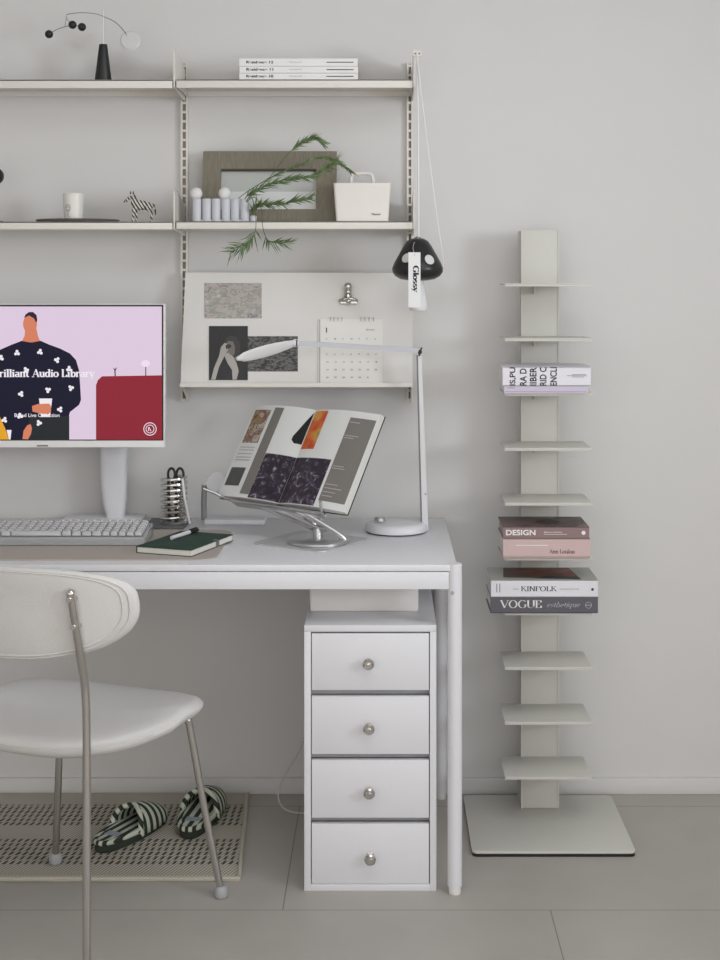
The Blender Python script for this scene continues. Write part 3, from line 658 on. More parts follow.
# ------------------------------------------------------------------ chair
TH = math.radians(22)
fv = Vector((math.sin(TH), math.cos(TH), 0)); rv = Vector((math.cos(TH), -math.sin(TH), 0))
A = Vector((-.569, 2.653, 0)); HWR = .18; HWF = .2185
O = A-rv*HWR+fv*.232
ch = thing('dining_chair', 'off-white upholstered chair with chrome tube legs pulled up to the desk', 'chair', O, -TH)
fab = mat('boucle fabric', (213, 211, 209), .95, noise=.05, scale=500, bump=.35)
def sup(hx_, hy0, hy1, n, N_=56):
    r = []
    for i in range(N_):
        a_ = 2*PI*i/N_; c_, s_ = math.cos(a_), math.sin(a_)
        x = math.copysign(abs(c_)**(2/n), c_); y = math.copysign(abs(s_)**(2/n), s_)
        taper = 1.0+.10*y
        r.append((x*hx_*taper, y*(hy1 if y > 0 else hy0)))
    return r
plan = sup(.236, .222, .232, 2.7)
def seatz(x, y, top):
    base = .451 if top else .419
    dish = -.010*(1-(x/.24)**2)*(1-(y/.23)**2) if top else 0
    return base+dish+.05*max(0, abs(x)/.25)**2*(.35 if y > 0 else .1)*(1 if top else .8)-.014*max(0, y/.23)**2
rings = []
for sc0, dz, tp in ((.25, -.012, 0), (.6, -.006, 0), (.88, .002, 0), (.965, .012, 0), (.995, .021, 0), (1.0, .028, 0)):
    rings.append([Vector((x*sc0, y*sc0, seatz(x*sc0, y*sc0, False)+dz)) for x, y in plan])
for sc0, dz in ((.992, -.003), (.97, .004), (.92, .009), (.8, .012), (.6, .012), (.4, .012), (.2, .012), (.05, .012)):
    rings.append([Vector((x*sc0, y*sc0, seatz(x*sc0, y*sc0, True)+dz)) for x, y in plan])
MB().loft(rings).build('seat', fab, ch, local=True, angle=80)
# backrest: rounded D shape, curved round the sitter
yb0 = -.232-.083
def bq_(u, v):                     # u across -1..1, v height in m -> local point on the mid surface
    x = .288*u; return Vector((x, yb0+.022+.085*u*u-.26*(v-.72), v))
def bout(s_, N_=64):
    r = []
    for i in range(N_):
        a_ = 2*PI*i/N_; c_, q_ = math.cos(a_), math.sin(a_)
        e_ = .62 if q_ > 0 else .84
        x = math.copysign(abs(c_)**e_, c_)*s_; z = math.copysign(abs(q_)**e_, q_)*s_
        r.append((x, .754+z*(.068 if z > 0 else .122)))
    return r
def bring(s_, off):
    o_ = []
    for u, v in bout(s_):
        p = bq_(u, v); n_ = Vector((-2*.085*u/.288, 1, 0)).normalized(); o_.append(p+n_*off)
    return o_
prof = [(.05, -.015), (.4, -.015), (.75, -.0148), (.9, -.014), (.965, -.011), (.99, -.006), (1.0, 0), (.99, .006), (.965, .011), (.9, .014), (.6, .015), (.05, .015)]
br = MB().loft([bring(a_, b_) for a_, b_ in prof]).build('backrest', fab, ch, local=True, angle=80)
MB().tube(bring(.905, -.0145)+bring(.905, -.0145)[:1], .0016, 6).tube(bring(.945, -.013)+bring(.945, -.013)[:1], .0016, 6).build('piping', fab, br, local=True)
R_ = .0082
for sg in (-1, 1):
    xb = sg*HWR
    def bk(v): u = xb/.288; return bq_(u, v)+Vector((-2*.085*u/.288, 1, 0)).normalized()*-.0235
    t0 = bk(.783)
    l = MB().tube([(xb, -.232, .012), (xb, -.232, .25), (xb, -.232, .45), (xb, -.233, .53), (xb, -.2385, .59), bk(.64).lerp(Vector((xb, -.252, .64)), .35), bk(.69), bk(.735), bk(.775)], R_, 16, smooth=5).build('rear_leg', chrome, ch, local=True)
    for v in (.766, .712):
        p = bk(v); MB().tube([p+Vector((0, -R_-.003, 0)), p+Vector((0, .015, 0))], .0055, 12).build('bolt', chrome, l, local=True)
    MB().sphere(bk(.777), R_*1.05).build('end_cap', chrome, l, local=True)
    MB().lathe([(.010, 0), (.0135, .003), (.0145, .010), (.0135, .019), (.009, .024), (.001, .0245)], (xb, -.232, 0), 20).build('glide', grey_rub, l, local=True)
    xf = sg*HWF
    rz_ = .0062 if sg < 0 else 0
    l = MB().tube([(xf, .2295, .012+rz_), (xf-sg*.029, .200, .22), (xf-sg*.049, .180, .378), (xf-sg*.055, .174, .403), (xf-sg*.072, .162, .4195), (xf-sg*.13, .13, .424)], R_, 16, smooth=6).build('front_leg', chrome, ch, local=True)
    MB().lathe([(.011, 0), (.0145, .003), (.0155, .011), (.0145, .020), (.010, .026), (.001, .0265)], (xf, .2295, rz_), 20).build('glide', grey_rub, l, local=True)
fr = MB()
for sg in (-1, 1): fr.tube([(sg*.18, -.232, .405), (sg*.13, -.16, .412), (sg*.1, -.1, .416), (sg*.1, .13, .424)], .007, 10, smooth=4)
fr.tube([(-.1, .13, .42), (.1, .13, .42)], .007, 10); fr.tube([(-.1, -.1, .414), (.1, -.1, .414)], .007, 10)
fr.build('seat_frame', chrome, ch, local=True)

# ------------------------------------------------------------------ rug
m = bpy.data.materials.new('woven rug'); m.use_nodes = True; nt = m.node_tree; b = nt.nodes['Principled BSDF']
tc = nt.nodes.new('ShaderNodeTexCoord'); sp = nt.nodes.new('ShaderNodeSeparateXYZ'); nt.links.new(tc.outputs['Object'], sp.inputs[0])
M2 = lambda op, a, bb=None: mth(op, a, bb, nt)
x_, y_ = sp.outputs[0], sp.outputs[1]
def band(lo, hi): return M2('MULTIPLY', M2('GREATER_THAN', y_, lo), M2('LESS_THAN', y_, hi))
rowh = .026
rowi = M2('FLOOR', M2('DIVIDE', y_, rowh)); rf = M2('FRACT', M2('DIVIDE', y_, rowh))
dx_ = M2('FRACT', M2('ADD', M2('DIVIDE', M2('SUBTRACT', x_, M2('MULTIPLY', y_, .25)), .0165), M2('MULTIPLY', M2('FRACT', M2('MULTIPLY', rowi, .37)), 1.0)))
dash = M2('MULTIPLY', M2('LESS_THAN', dx_, .42), M2('MULTIPLY', M2('GREATER_THAN', rf, .12), M2('LESS_THAN', rf, .86)))
bands = M2('MAXIMUM', band(3.225, 3.375), band(3.455, 3.60))
dash = M2('MULTIPLY', dash, bands)
hx_ = M2('FRACT', M2('DIVIDE', M2('SUBTRACT', x_, M2('MULTIPLY', y_, .45)), .0085))
hat = M2('MULTIPLY', M2('LESS_THAN', hx_, .4), .62)
hat = M2('MULTIPLY', hat, M2('GREATER_THAN', y_, 3.165))
fac = M2('MAXIMUM', dash, hat)
mx = nt.nodes.new('ShaderNodeMix'); mx.data_type = 'RGBA'; nt.links.new(fac, mx.inputs[0])
mx.inputs[6].default_value = (*lin((196, 190, 176)), 1); mx.inputs[7].default_value = (*lin((78, 74, 66)), 1)
nt.links.new(mx.outputs[2], b.inputs['Base Color']); b.inputs['Roughness'].default_value = .95
rug = MB(); N_ = 48; top = []; 
xr = lambda y: -.330-.03*(y-3.15)/.5
cols = []
for i in range(N_+1):
    y = 3.148+(3.682-3.148)*i/N_
    w_ = .0012*math.sin(y*60)
    cols.append([Vector((-1.17, y, .0)), Vector((-1.17, y, .006)), Vector((xr(y)+w_-.006, y, .006)), Vector((xr(y)+w_, y, .003)), Vector((xr(y)+w_, y, 0))])
rug.loft(cols); rg_ = tag(rug.build('rug', m, angle=30), 'flat taupe woven rug with rows of dark stitches under the chair', 'rug')
ed = MB(); ed.tube([Vector((-1.17+ (.84)*i/30, 3.148+.0016*math.sin(i*.9), .0055)) for i in range(31)]+[Vector((xr(3.148+.53*i/14), 3.148+.53*i/14, .0055)) for i in range(1, 15)], .0052, 6)
ed.build('bound_edge', mat('rug binding', (188, 182, 168), .95, noise=.15, scale=300), rg_)

# ------------------------------------------------------------------ slippers
def stripes(name, axis, scale, a_, b_): return ramp_mat(name, [(.0, a_), (.46, a_), (.54, b_), (1, b_)], scale, 0, .85, kind='wave', axis=axis)
GD, GL = (38, 50, 40), (196, 200, 184)
st_long = stripes('slipper stripes lengthwise', 'X', 13.5, GD, GL); st_cross = stripes('slipper stripes crosswise', 'Y', 13.5, GD, GL)
sole_m = mat('slipper sole', (46, 54, 46), .9); inner_m = mat('slipper lining', (150, 150, 122), .9)
def foot(s_=1.0):
    r = []
    for i in range(40):
        a_ = 2*PI*i/40; y = math.sin(a_); hwid = .036+.012*(y+1)/2
        r.append((math.copysign(abs(math.cos(a_))**.8, math.cos(a_))*hwid*s_, .122*y*s_))
    return r
def slipper(label, loc, rz, scl=1.0, openside=-1):
    t_ = thing('slipper', label, 'slipper', loc, rz, 'striped slippers'); t_.scale = (scl, scl, scl)
    f1 = foot()
    MB().loft([[Vector((x*.96, y*.96, 0)) for x, y in f1], [Vector((x*1.02, y*1.01, .006)) for x, y in f1], [Vector((x*1.02, y*1.01, .018)) for x, y in f1], [Vector((x*.97, y*.97, .024)) for x, y in f1]]).build('sole', sole_m, t_, local=True)
    MB().loft([[Vector((x*.95, y*.95, .0235)) for x, y in f1], [Vector((x*.9, y*.93, .0275)) for x, y in f1], [Vector((x*.4, y*.4, .0265)) for x, y in f1]]).build('footbed', st_long, t_, local=True)
    # upper: hood over the front half with a tall open mouth
    rings = []; inner = []
    for i in range(11):
        u = i/10; y = .0+.120*u
        wv = (.036+.012*(y/.122+1)/2)*1.06*math.sqrt(max(.02, 1-(max(0, (y-.02)/.108))**2.6)) if u < 1 else .008
        h = .058*(1-.62*u**1.7)
        rings.append([Vector((wv*math.copysign(abs(math.cos(PI*k/16))**.75, math.cos(PI*k/16)), y-.035*math.sin(PI*k/16)*(1-u)*0+.02*(abs(math.cos(PI*k/16))-.6)*(1-u)*-1.6, .012+h*math.sin(PI*k/16)**.8)) for k in range(17)])
    mb = MB(); mb.loft(rings, 0, cap=False, close=False)
    up = mb.build('upper', st_cross, t_, local=True)
    sm = up.modifiers.new('thick', 'SOLIDIFY'); sm.thickness = .006; sm.offset = 0
    MB().tube([p+Vector((0, -.002, 0)) for p in rings[0]], .0065, 8).build('mouth_rim', stripes_rim, up, local=True)
    # raised side rim round the heel
    hp = [f for f in f1 if f[1] < .01]
    hp.sort(key=lambda q_: math.atan2(q_[1]-.02, q_[0]))
    MB().tube([Vector((x*1.0, y*1.0, .025)) for x, y in sorted([f for f in f1 if f[1] < .012], key=lambda q_: (math.atan2(q_[0], -(q_[1]-.03))))], .0062, 8).build('heel_rim', st_rim2, t_, local=True)
    MB().box((-.02, -.075, .0272), (.016, -.052, .0282)).build('size_label', mat('label grey blue', (150, 160, 168), .8), t_, local=True)
    return t_
stripes_rim = ramp_mat('rim stripes', [(0, GD), (.46, GD), (.54, GL), (1, GL)], 17, 0, .85, kind='wave', axis='DIAGONAL')
st_rim2 = ramp_mat('heel rim stripes', [(0, GD), (.46, GD), (.54, GL), (1, GL)], 19, 0, .85, kind='wave', axis='X')
slipper('green striped slipper lying nearer the chair leg, heel toward the rug edge', (-.622, 3.395, .0062), math.radians(-27))
slipper('green striped slipper farther right, partly behind the chair front leg', (-.461, 3.492, .0062), math.radians(-8), 1.03)

# ------------------------------------------------------------------ book tower
tw = thing('book_tower', 'tall ivory steel book tower with ten small shelves on a square base', 'bookshelf', (.40, 3.48, 0))
bp = MB()
outl = rrect(.403, 3.465, .1945, .182, .014)
bp.prism([Vector((x, y, .007)) for x, y in outl], (0, 0, .006), bev=.001); bp.build('base', tower_m, tw)
MB().prism([Vector((x, y, 0)) for x, y in rrect(.403, 3.465, .1935, .1815, .012)], (0, 0, .007)).build('base_underside', black, tw)
TX0, TX1, TY = .3514, .4489, 3.555
MB().box((TX0, TY, .013), (TX1, 3.64, 1.496), bev=.002).box((TX0, TY-.0015, .013), (TX0+.004, TY+.01, 1.496)).box((TX1-.004, TY-.0015, .013), (TX1, TY+.01, 1.496)).build('column', tower_m, tw)
tz = [.1455+.1348*k for k in range(10)]
for z in tz:
    s_ = MB().box((.2972, 3.408, z-.003), (.5118, TY+.004, z), bev=.0008).box((.2972, 3.409, z-.0075), (.5118, 3.4115, z-.002), bev=.0008).build('shelf', tower_m, tw)
    MB().box((.3815, 3.52, z-.026), (.3845, TY+.002, z-.003)).build('support_tab', tower_m, s_)
def book(name, label, z, h, x0, x1, y0, y1, cover, group, pages=paper, top=None, rz=0, soft=False):
    b_ = thing(name, label, 'book', ((x0+x1)/2, (y0+y1)/2, z), 0, group)
    tk = .0016 if not soft else .0008
    mb = MB(); mb.box((x0, y0, z), (x1, y1, z+tk)); mb.box((x0, y0, z+h-tk), (x1, y1, z+h), m=1 if top else 0); mb.box((x0, y0, z), (x1, y0+tk, z+h), bev=.0006)
    mb.build('cover', [cover, top] if top else cover, b_, angle=0)
    MB().box((x0+.003, y0+tk, z+tk), (x1-.003, y1-.003, z+h-tk)).build('pages', pages, b_, angle=0)
    return b_
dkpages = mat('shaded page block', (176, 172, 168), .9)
def spine(b_, me, x, z, y0, material, width=None, height=None, right=(1, 0, 0), up=(0, 0, 1)):
    return letter(me, (x, y0-.0001, z), right, up, width, height, material, b_)
k = 3.398/F
lil = mat('lilac cover', (204, 196, 212), .6); wht = mat('white cover', (228, 226, 234), .55)
z = tz[7]
x0 = XX(504, 3.398); x1 = XX(588, 3.398)
g1 = 'books on the upper tower shelf'
b1 = book('book', 'thin lilac book beneath the thick white book on the tower', z, .0185, x0, x1, 3.398, 3.55, lil, g1, soft=True)
spine(b1, sans('NOUVEAU', .0), XX(508, 3.398), z+.0125, 3.398, mat('lilac ink', (132, 110, 156), .7), height=.0026)
MB().box((x0+.002, 3.3975, z+.0035), (x1-.004, 3.3983, z+.005)).build('spine_rule', mat('lilac rule', (168, 148, 190), .7), b1)
z2 = z+.0185; h2 = .0468
b2 = book('book', 'thick white book with bold vertical black lettering on its spine', z2, h2, XX(502.5, 3.395), XX(591, 3.395), 3.395, 3.55, wht, g1)
for px, s_ in ((509, 'IS,PU'), (519.2, 'RA D'), (529.2, 'IIBER'), (539.2, 'RID C'), (549.6, 'ENCLI')):
    wdt = .0452 if len(s_) > 4 else .042
    letter(sans(s_, .02), (XX(px+7.5, 3.395)-.0005, 3.3949, z2+.0008), (0, 0, 1), (-1, 0, 0), width=wdt, height=.0165, material=ink, parent=b2)
rl = MB()
for a_, c_, zz in ((567, 587, .0245), (572, 586, .0275), (572, 584, .0215)): rl.box((XX(a_, 3.395), 3.3945, z2+zz), (XX(c_, 3.395), 3.3952, z2+zz+.0012))
rl.build('spine_rule', inkgrey, b2)
g2 = 'books on the middle tower shelf'
z = tz[4]; y0 = 3.40
pink = mat('pink cover', (205, 180, 178), .6); mauve = mat('mauve cover', (142, 118, 118), .5)
art1 = ramp_mat('mauve cover art', [(.35, (128, 106, 104)), (.5, (110, 92, 90)), (.6, (84, 74, 72)), (.7, (150, 128, 124))], 14, 4, .5)
b3 = book('book', 'pale pink book lying under the mauve design book', z, .0478, XX(503, y0), XX(590.5, y0), y0, 3.552, pink, g2)
spine(b3, serif('Ann'.replace('A', 'A')+' Loulou'.replace('L', 'L'), .14, .05), XX(549, y0), z+.0115, y0, mat('brown ink', (92, 68, 68), .7), width=26*y0/F, height=.0105)
MB().box((XX(516, y0), y0-.0004, z+.031), (XX(548, y0), y0+.0004, z+.0325)).build('spine_rule', inkwhite, b3)
MB().box((XX(503, y0), y0-.0003, z+.004), (XX(590.5, y0), y0+.0004, z+.0052)).build('spine_band', mat('rose rule', (168, 132, 132), .7), b3)
z = z+.0478
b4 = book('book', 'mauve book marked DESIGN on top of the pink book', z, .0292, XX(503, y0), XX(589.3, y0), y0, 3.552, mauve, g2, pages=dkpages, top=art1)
spine(b4, sans('DESIGN', .025), XX(506, y0), z+.0085, y0, inkwhite, width=29.5*y0/F, height=.0135)
spine(b4, sans('Maison Interiors', .01), XX(544, y0), z+.0145, y0, inkwhite, width=18*y0/F, height=.0036)
MB().box((XX(544, y0), y0-.0004, z+.0105), (XX(567, y0), y0+.0003, z+.0114)).lathe([(.005, 0), (.005, .0006)], (XX(583.5, y0), y0+.0002, z+.0145), 14, mx=Matrix.Rotation(PI/2, 4, 'X')).build('spine_mark', inkwhite, b4, angle=0)
MB().prism([Vector((x, y, z+.0294)) for x, y in ((.376, 3.46), (.40, 3.44), (.43, 3.446), (.445, 3.48), (.415, 3.51), (.385, 3.49))], (0, 0, .0003)).build('cover_picture', mat('cover art dark', (66, 60, 58), .5), b4)
g3 = 'books on the lower middle tower shelf'
z = tz[3]; y0 = 3.40
gry = mat('slate cover', (92, 90, 98), .5)
b5 = book('book', 'slate grey book lying under the white book on the tower', z, .0392, XX(490.5, y0), XX(598, y0), y0, 3.552, gry, g3)
spine(b5, serif('VOGUE', .16, .045), XX(500, y0), z+.0125, y0, inkwhite, width=42*y0/F, height=.0195)
spine(b5, serif('esthetique', .1, .05, .35), XX(547, y0), z+.0115, y0, mat('pale ink', (205, 203, 210), .6), width=33*y0/F, height=.0155)
rr_ = MB(); 
rr_.tube([(XX(588.5, y0)+.0075*math.cos(a_), y0-.0003, z+.0195+.0075*math.sin(a_)) for a_ in [2*PI*i/20 for i in range(21)]], .0005, 5).box((XX(585, y0), y0-.0005, z+.019), (XX(592, y0), y0+.0002, z+.0202)); rr_.build('publisher_mark', mat('pale ink', (190, 188, 196)), b5)
z = z+.0392
art2 = mat('pale cover', (176, 178, 172), .5)
b6 = book('book', 'white book with a reddish brown cover picture lying on the slate grey book', z, .0422, XX(491, y0), XX(598, y0), y0, 3.552, mat('white spine', (226, 225, 230), .5), g3, top=art2)
navy = mat('navy ink', (44, 48, 82), .6)
spine(b6, serif('KINFOLK', .15, .05), XX(521, y0), z+.0145, y0, navy, width=36*y0/F, height=.0125)
q_ = MB()
for a_, c_ in ((513, 518.5), (559.5, 579)): q_.box((XX(a_, y0), y0-.0004, z+.0195), (XX(c_, y0), y0+.0003, z+.0204))
for a_ in (496.5, 499.5): q_.box((XX(a_, y0), y0-.0004, z+.012), (XX(a_+.6, y0), y0+.0003, z+.033))
q_.lathe([(.0035, 0), (.0035, .0005)], (XX(592.5, y0), y0+.0001, z+.019), 12, mx=Matrix.Rotation(PI/2, 4, 'X')); q_.build('spine_mark', navy, b6, angle=0)
zt = z+.0423
cv = MB()
cv.prism([Vector((x, y, zt)) for x, y in ((.295, 3.43), (.485, 3.406), (.472, 3.545), (.305, 3.545))], (0, 0, .0002), 0)
cv.prism([Vector((x, y, zt+.0002)) for x, y in ((.305, 3.49), (.345, 3.485), (.375, 3.455), (.425, 3.47), (.478, 3.445), (.472, 3.53), (.405, 3.54), (.355, 3.51), (.315, 3.51))], (0, 0, .0002), 1)
cv.prism([Vector((x, y, zt+.0003)) for x, y in ((.37, 3.419), (.484, 3.407), (.48, 3.436), (.405, 3.446))], (0, 0, .0002), 2)
cv.build('cover_picture', [mat('picture brown', (92, 76, 68), .5, noise=.2), ramp_mat('picture rust', [(.35, (150, 86, 66)), (.55, (120, 62, 48)), (.7, (168, 112, 90))], 22, 4, .5), mat('picture charcoal', (48, 46, 50), .5)], b6, angle=0)

# ------------------------------------------------------------------ on the top shelf
mo = thing('desk_mobile', 'black cone sculpture with balanced wires and ball weights on the top shelf', 'sculpture', at(103, 79.5, 3.57))
my = 3.575; k = my/F; zs = ZT
mc = Vector((XX(103.2, my), my, zs)); hcone = (ZZ(44.5, my)-zs)
MB().lathe([(8.7*k, 0), (8.8*k, .001), (4.0*k, hcone), (.001, hcone+.0004)], mc, 36).build('cone', black, mo)
MB().tube([mc+Vector((0, 0, hcone-.002)), Vector((mc.x, my, ZZ(9.5, my)))], .0011, 8).build('spindle', silver, mo)
wire = MB().tube([at(x, y, my) for x, y in ((67, 14.3), (80, 12.7), (95, 13.8), (103, 16.3), (115, 22), (124, 31), (127.5, 37))], .0009, 6, smooth=6).tube([at(67, 14.3, my), at(66, 18, my), at(72, 25, my)], .0007, 6).tube([at(66.5, 16, my), at(65, 27, my)], .0007, 6).tube([at(50, 34, my), at(58, 29, my), at(72, 25.5, my), at(82, 27, my)], .0009, 6, smooth=4)
wire.build('wires', steel_d, mo)
for x, y in ((49, 34.2), (72.5, 24.8), (82, 27)): MB().sphere(at(x, y, my), 4.1*k).build('ball', black, mo)
MB().lathe([(.001, -.004), (9.0*k, -.003), (10.2*k, 0), (9.0*k, .003), (.001, .004)], at(130.5, 40.5, my), 40, mx=Matrix.Rotation(math.radians(78), 4, 'X')).build('counterweight_disc', mat('frosted disc', (236, 236, 236), .25, trans=.25), mo)
g4 = 'magazines on the top wall shelf'
zz = ZT; y0 = 3.508; k = y0/F
rl = [('lowest white magazine of the three on the top wall shelf, spine marked 10', 'Residence 10', .0170), ('middle white magazine of the three on the top wall shelf, spine marked 11', 'Residence 11', .0172), ('uppermost white magazine of the three on the top wall shelf, spine marked 12', 'Residence 12', .0205)]
for i, (lb_, tx, h) in enumerate(rl):
    dx = (.0, .0006, -.0005)[i]
    b_ = book('magazine_volume', lb_, zz, h-.0004, XX(239.3, y0)+dx, XX(358, y0)+dx, y0, 3.68, mat('white gloss cover', (234, 233, 232), .4), g4, soft=True)
    letter(sans(tx, .03), (XX(246.3, y0), y0-.0001, zz+h*.34), (1, 0, 0), (0, 0, 1), 27*k, .0068, ink, b_)
    letter(sans('The Journal', .0), (XX(289, y0), y0-.0001, zz+h*.42), (1, 0, 0), (0, 0, 1), 12.5*k, .0034, inkgrey, b_)
    MB().box((XX(326.5, y0), y0-.0004, zz+h*.44), (XX(353.5, y0), y0+.0002, zz+h*.44+.0022)).build('spine_rule', mat('spine grey', (70, 70, 72), .7), b_)
    zz += h

# ------------------------------------------------------------------ on the lower wall shelf
# picture frame leaning on the wall
fr_m = ramp_mat('greige wood', [(.3, (120, 114, 100)), (.7, (136, 129, 114))], 30, 5, .6, vec=(8, 1, 1))
f_b, f_t = 3.615, 3.672
pf = thing('picture_frame', 'wide greige picture frame leaning on the wall behind the white box', 'picture frame', (XX(270, 3.62), f_b, ZL))
zt_ = ZZ(153.5, f_t); FU = Vector((0, f_t-f_b, zt_-ZL)).normalized(); FN = Vector((1, 0, 0)).cross(FU)
Lh = (Vector((0, f_t, zt_))-Vector((0, f_b, ZL))).length
def fp(px, t_, n=0): return Vector((XX(px, 3.64), f_b, ZL))+FU*Lh*t_+FN*n
fx0, fx1, ix0, ix1, it0, it1 = 202.5, 336.5, 221, 316.5, .17, .735
f = MB()
for x0, x1, t0, t1 in ((fx0, fx1, it1, 1), (fx0, fx1, 0, it0), (fx0, ix0, it0, it1), (ix1, fx1, it0, it1)):
    f.prism([fp(x0, t0, .016), fp(x1, t0, .016), fp(x1, t1, .016), fp(x0, t1, .016)], -FN*.016)
f.build('frame', fr_m, pf)
MB().prism([fp(ix0, it0, .004), fp(ix1, it0, .004), fp(ix1, it1, .004), fp(ix0, it1, .004)], -FN*.003).build('mat_board', mat('shadowed mat board', (196, 199, 196), .7), pf, angle=0)  # grey colour stands in for the shadow band on the white mat
MB().prism([fp(224, it0+.01, .0052), fp(ix1-.5, it0+.01, .0052), fp(ix1-.5, .44, .0052), fp(224, .44, .0052)], -FN*.001).build('print', mat('white mat board', (224, 226, 226), .6), pf, angle=0)  # lower part of the mat in plain white, below the painted shadow
MB().prism([fp(ix0-.3, it1-.015, .0165), fp(ix1, it1-.015, .0165), fp(ix1, it1+.01, .0165), fp(ix0-.3, it1+.01, .0165)], -FN*.006).build('top_strip', mat('dark greige', (72, 68, 56), .7), pf, angle=0)  # darker strip along the top edge of the opening
# tube vase
lav = mat('lavender ceramic', (202, 204, 211), .4, noise=.02)
vy = 3.545; k = vy/F
va = thing('tube_vase', 'lavender vase of six joined tubes at the left end of the lower shelf', 'vase', (XX(220, vy), vy, ZL))
hT = ZZ(198.8, vy)-ZL
for i, px in enumerate((197, 206.8, 216.2, 226, 235.2, 244.8)):
    MB().lathe([(4.3*k, 0), (4.5*k, .001), (4.5*k, hT-.001), (4.2*k, hT), (3.4*k, hT-.0005), (3.3*k, hT-.02), (.0005, hT-.021)], (XX(px, vy), vy, ZL), 28).build('tube', lav, va)
MB().box((XX(194, vy), vy-.006, ZL), (XX(247, vy), vy+.006, ZL+.006), bev=.001).build('link', lav, va)
for i, (px, lb_) in enumerate(((196.2, 'white ball resting on the leftmost vase tube'), (224.6, 'white ball resting on the fourth vase tube'))):
    tag(MB().sphere((XX(px, vy), vy, ZL+hT+5.3*k), 6.2*k).build('ball', mat('matt white ball', (226, 225, 225), .7), origin=(XX(px, vy), vy, ZL+hT)), lb_, 'ball', 'white balls on the tube vase')
tag(MB().lathe([(3*k, 0), (3.4*k, .001), (3.2*k, 6*k), (.5*k, 7*k)], (XX(253.5, vy), vy, ZL), 20).build('small_cup', lav, origin=(XX(253.5, vy), vy, ZL)), 'tiny lavender cup beside the tube vase', 'cup')
# fern sprigs
leaf_m = ramp_mat('fern green', [(.3, (74, 98, 60)), (.5, (102, 126, 80)), (.7, (132, 150, 104))], 60, 3, .6)
stem_m = mat('fern stem', (84, 98, 62), .7)
def sprig(label, pts, n, l0, spread, r=.0011, seed=1, start=.25):
    rnd = random.Random(seed); P = [at(*p) for p in pts]
    t_ = thing('fern_sprig', label, 'plant', P[0], 0, 'fern sprigs in the tube vase')
    Q = []
    for i in range(len(P)-1):
        p0 = P[max(i-1, 0)]; p1 = P[i]; p2 = P[i+1]; p3 = P[min(i+2, len(P)-1)]
        for kk in range(10):
            u = kk/10; Q.append(0.5*((2*p1)+(p2-p0)*u+(2*p0-5*p1+4*p2-p3)*u*u+(3*p1-p0-3*p2+p3)*u**3))
    Q.append(P[-1])
    MB().tube(Q, [r, r*.5], 6).build('stem', stem_m, t_)
    lf = MB()
    for i in range(int(n*1.9)):
        n_ = n*1.9; u = start+(1-start)*(i+rnd.random()*.6)/n_; j = min(int(u*(len(Q)-1)), len(Q)-2); p = Q[j].lerp(Q[j+1], u*(len(Q)-1)-j); d = (Q[j+1]-Q[j]).normalized()
        sd = d.orthogonal().normalized(); sd.rotate(Matrix.Rotation(rnd.random()*2*PI, 3, d))
        dr = (d*(.75+.3*rnd.random())+sd*spread*1.25*(.5+.7*rnd.random())+Vector((0, 0, -.12))).normalized()
        ln = l0*1.25*(.55+.7*rnd.random()); wv = dr.orthogonal().normalized(); wv.rotate(Matrix.Rotation(rnd.random()*PI, 3, dr)); wv *= .0019; hv = dr.cross(wv).normalized()*.0006
        lf.loft([[p+wv*.4, p+hv*.4, p-wv*.4, p-hv*.4], [p+dr*ln*.45+wv, p+dr*ln*.45+hv, p+dr*ln*.45-wv, p+dr*ln*.45-hv], [p+dr*ln+wv*.1, p+dr*ln+hv*.1, p+dr*ln-wv*.1, p+dr*ln-hv*.1]])
    lf.build('leaves', leaf_m, t_)
B0 = (244.8, 205, vy)
sprig('fern sprig arching highest, its tip above the picture frame', [B0, (252, 195, 3.54), (270, 177, 3.54), (287, 155, 3.54), (300, 144, 3.54), (313, 137.5, 3.54), (321, 141, 3.54)], 64, .022, .34, seed=3, start=.55)
sprig('fern sprig whose bare tip reaches over to the white box', [(235.2, 205, vy), (240, 197, 3.54), (268, 179, 3.53), (296, 166, 3.52), (322, 157, 3.52), (340, 163, 3.52), (350, 171, 3.52)], 46, .020, .25, seed=5, start=.3)
sprig('fern sprig crossing the frame opening at mid height', [B0, (247, 196, 3.53), (268, 185, 3.52), (292, 178, 3.51), (312, 176, 3.51), (326, 168, 3.51), (334, 163, 3.51)], 88, .026, .40, seed=8, start=.15)
sprig('fern sprig lying low across the bottom of the picture frame', [(253.5, 216.5, vy), (254, 209, 3.53), (262, 204, 3.52), (278, 204, 3.51), (295, 201, 3.51), (310, 197, 3.51)], 74, .022, .50, seed=11, start=.1)
sprig('fern sprig hanging down below the shelf edge to the left', [B0, (250, 196, 3.51), (254, 205, 3.485), (256, 225, 3.48), (252, 238, 3.48), (243, 246, 3.48), (231, 252, 3.48)], 26, .034, .85, seed=14, start=.55)
sprig('fern sprig hanging below the shelf edge and curling right', [(244, 205, vy), (254, 197, 3.51), (261, 208, 3.485), (263, 228, 3.48), (268, 240, 3.48), (279, 243, 3.48), (290, 241, 3.48)], 24, .026, .75, seed=17, start=.6)
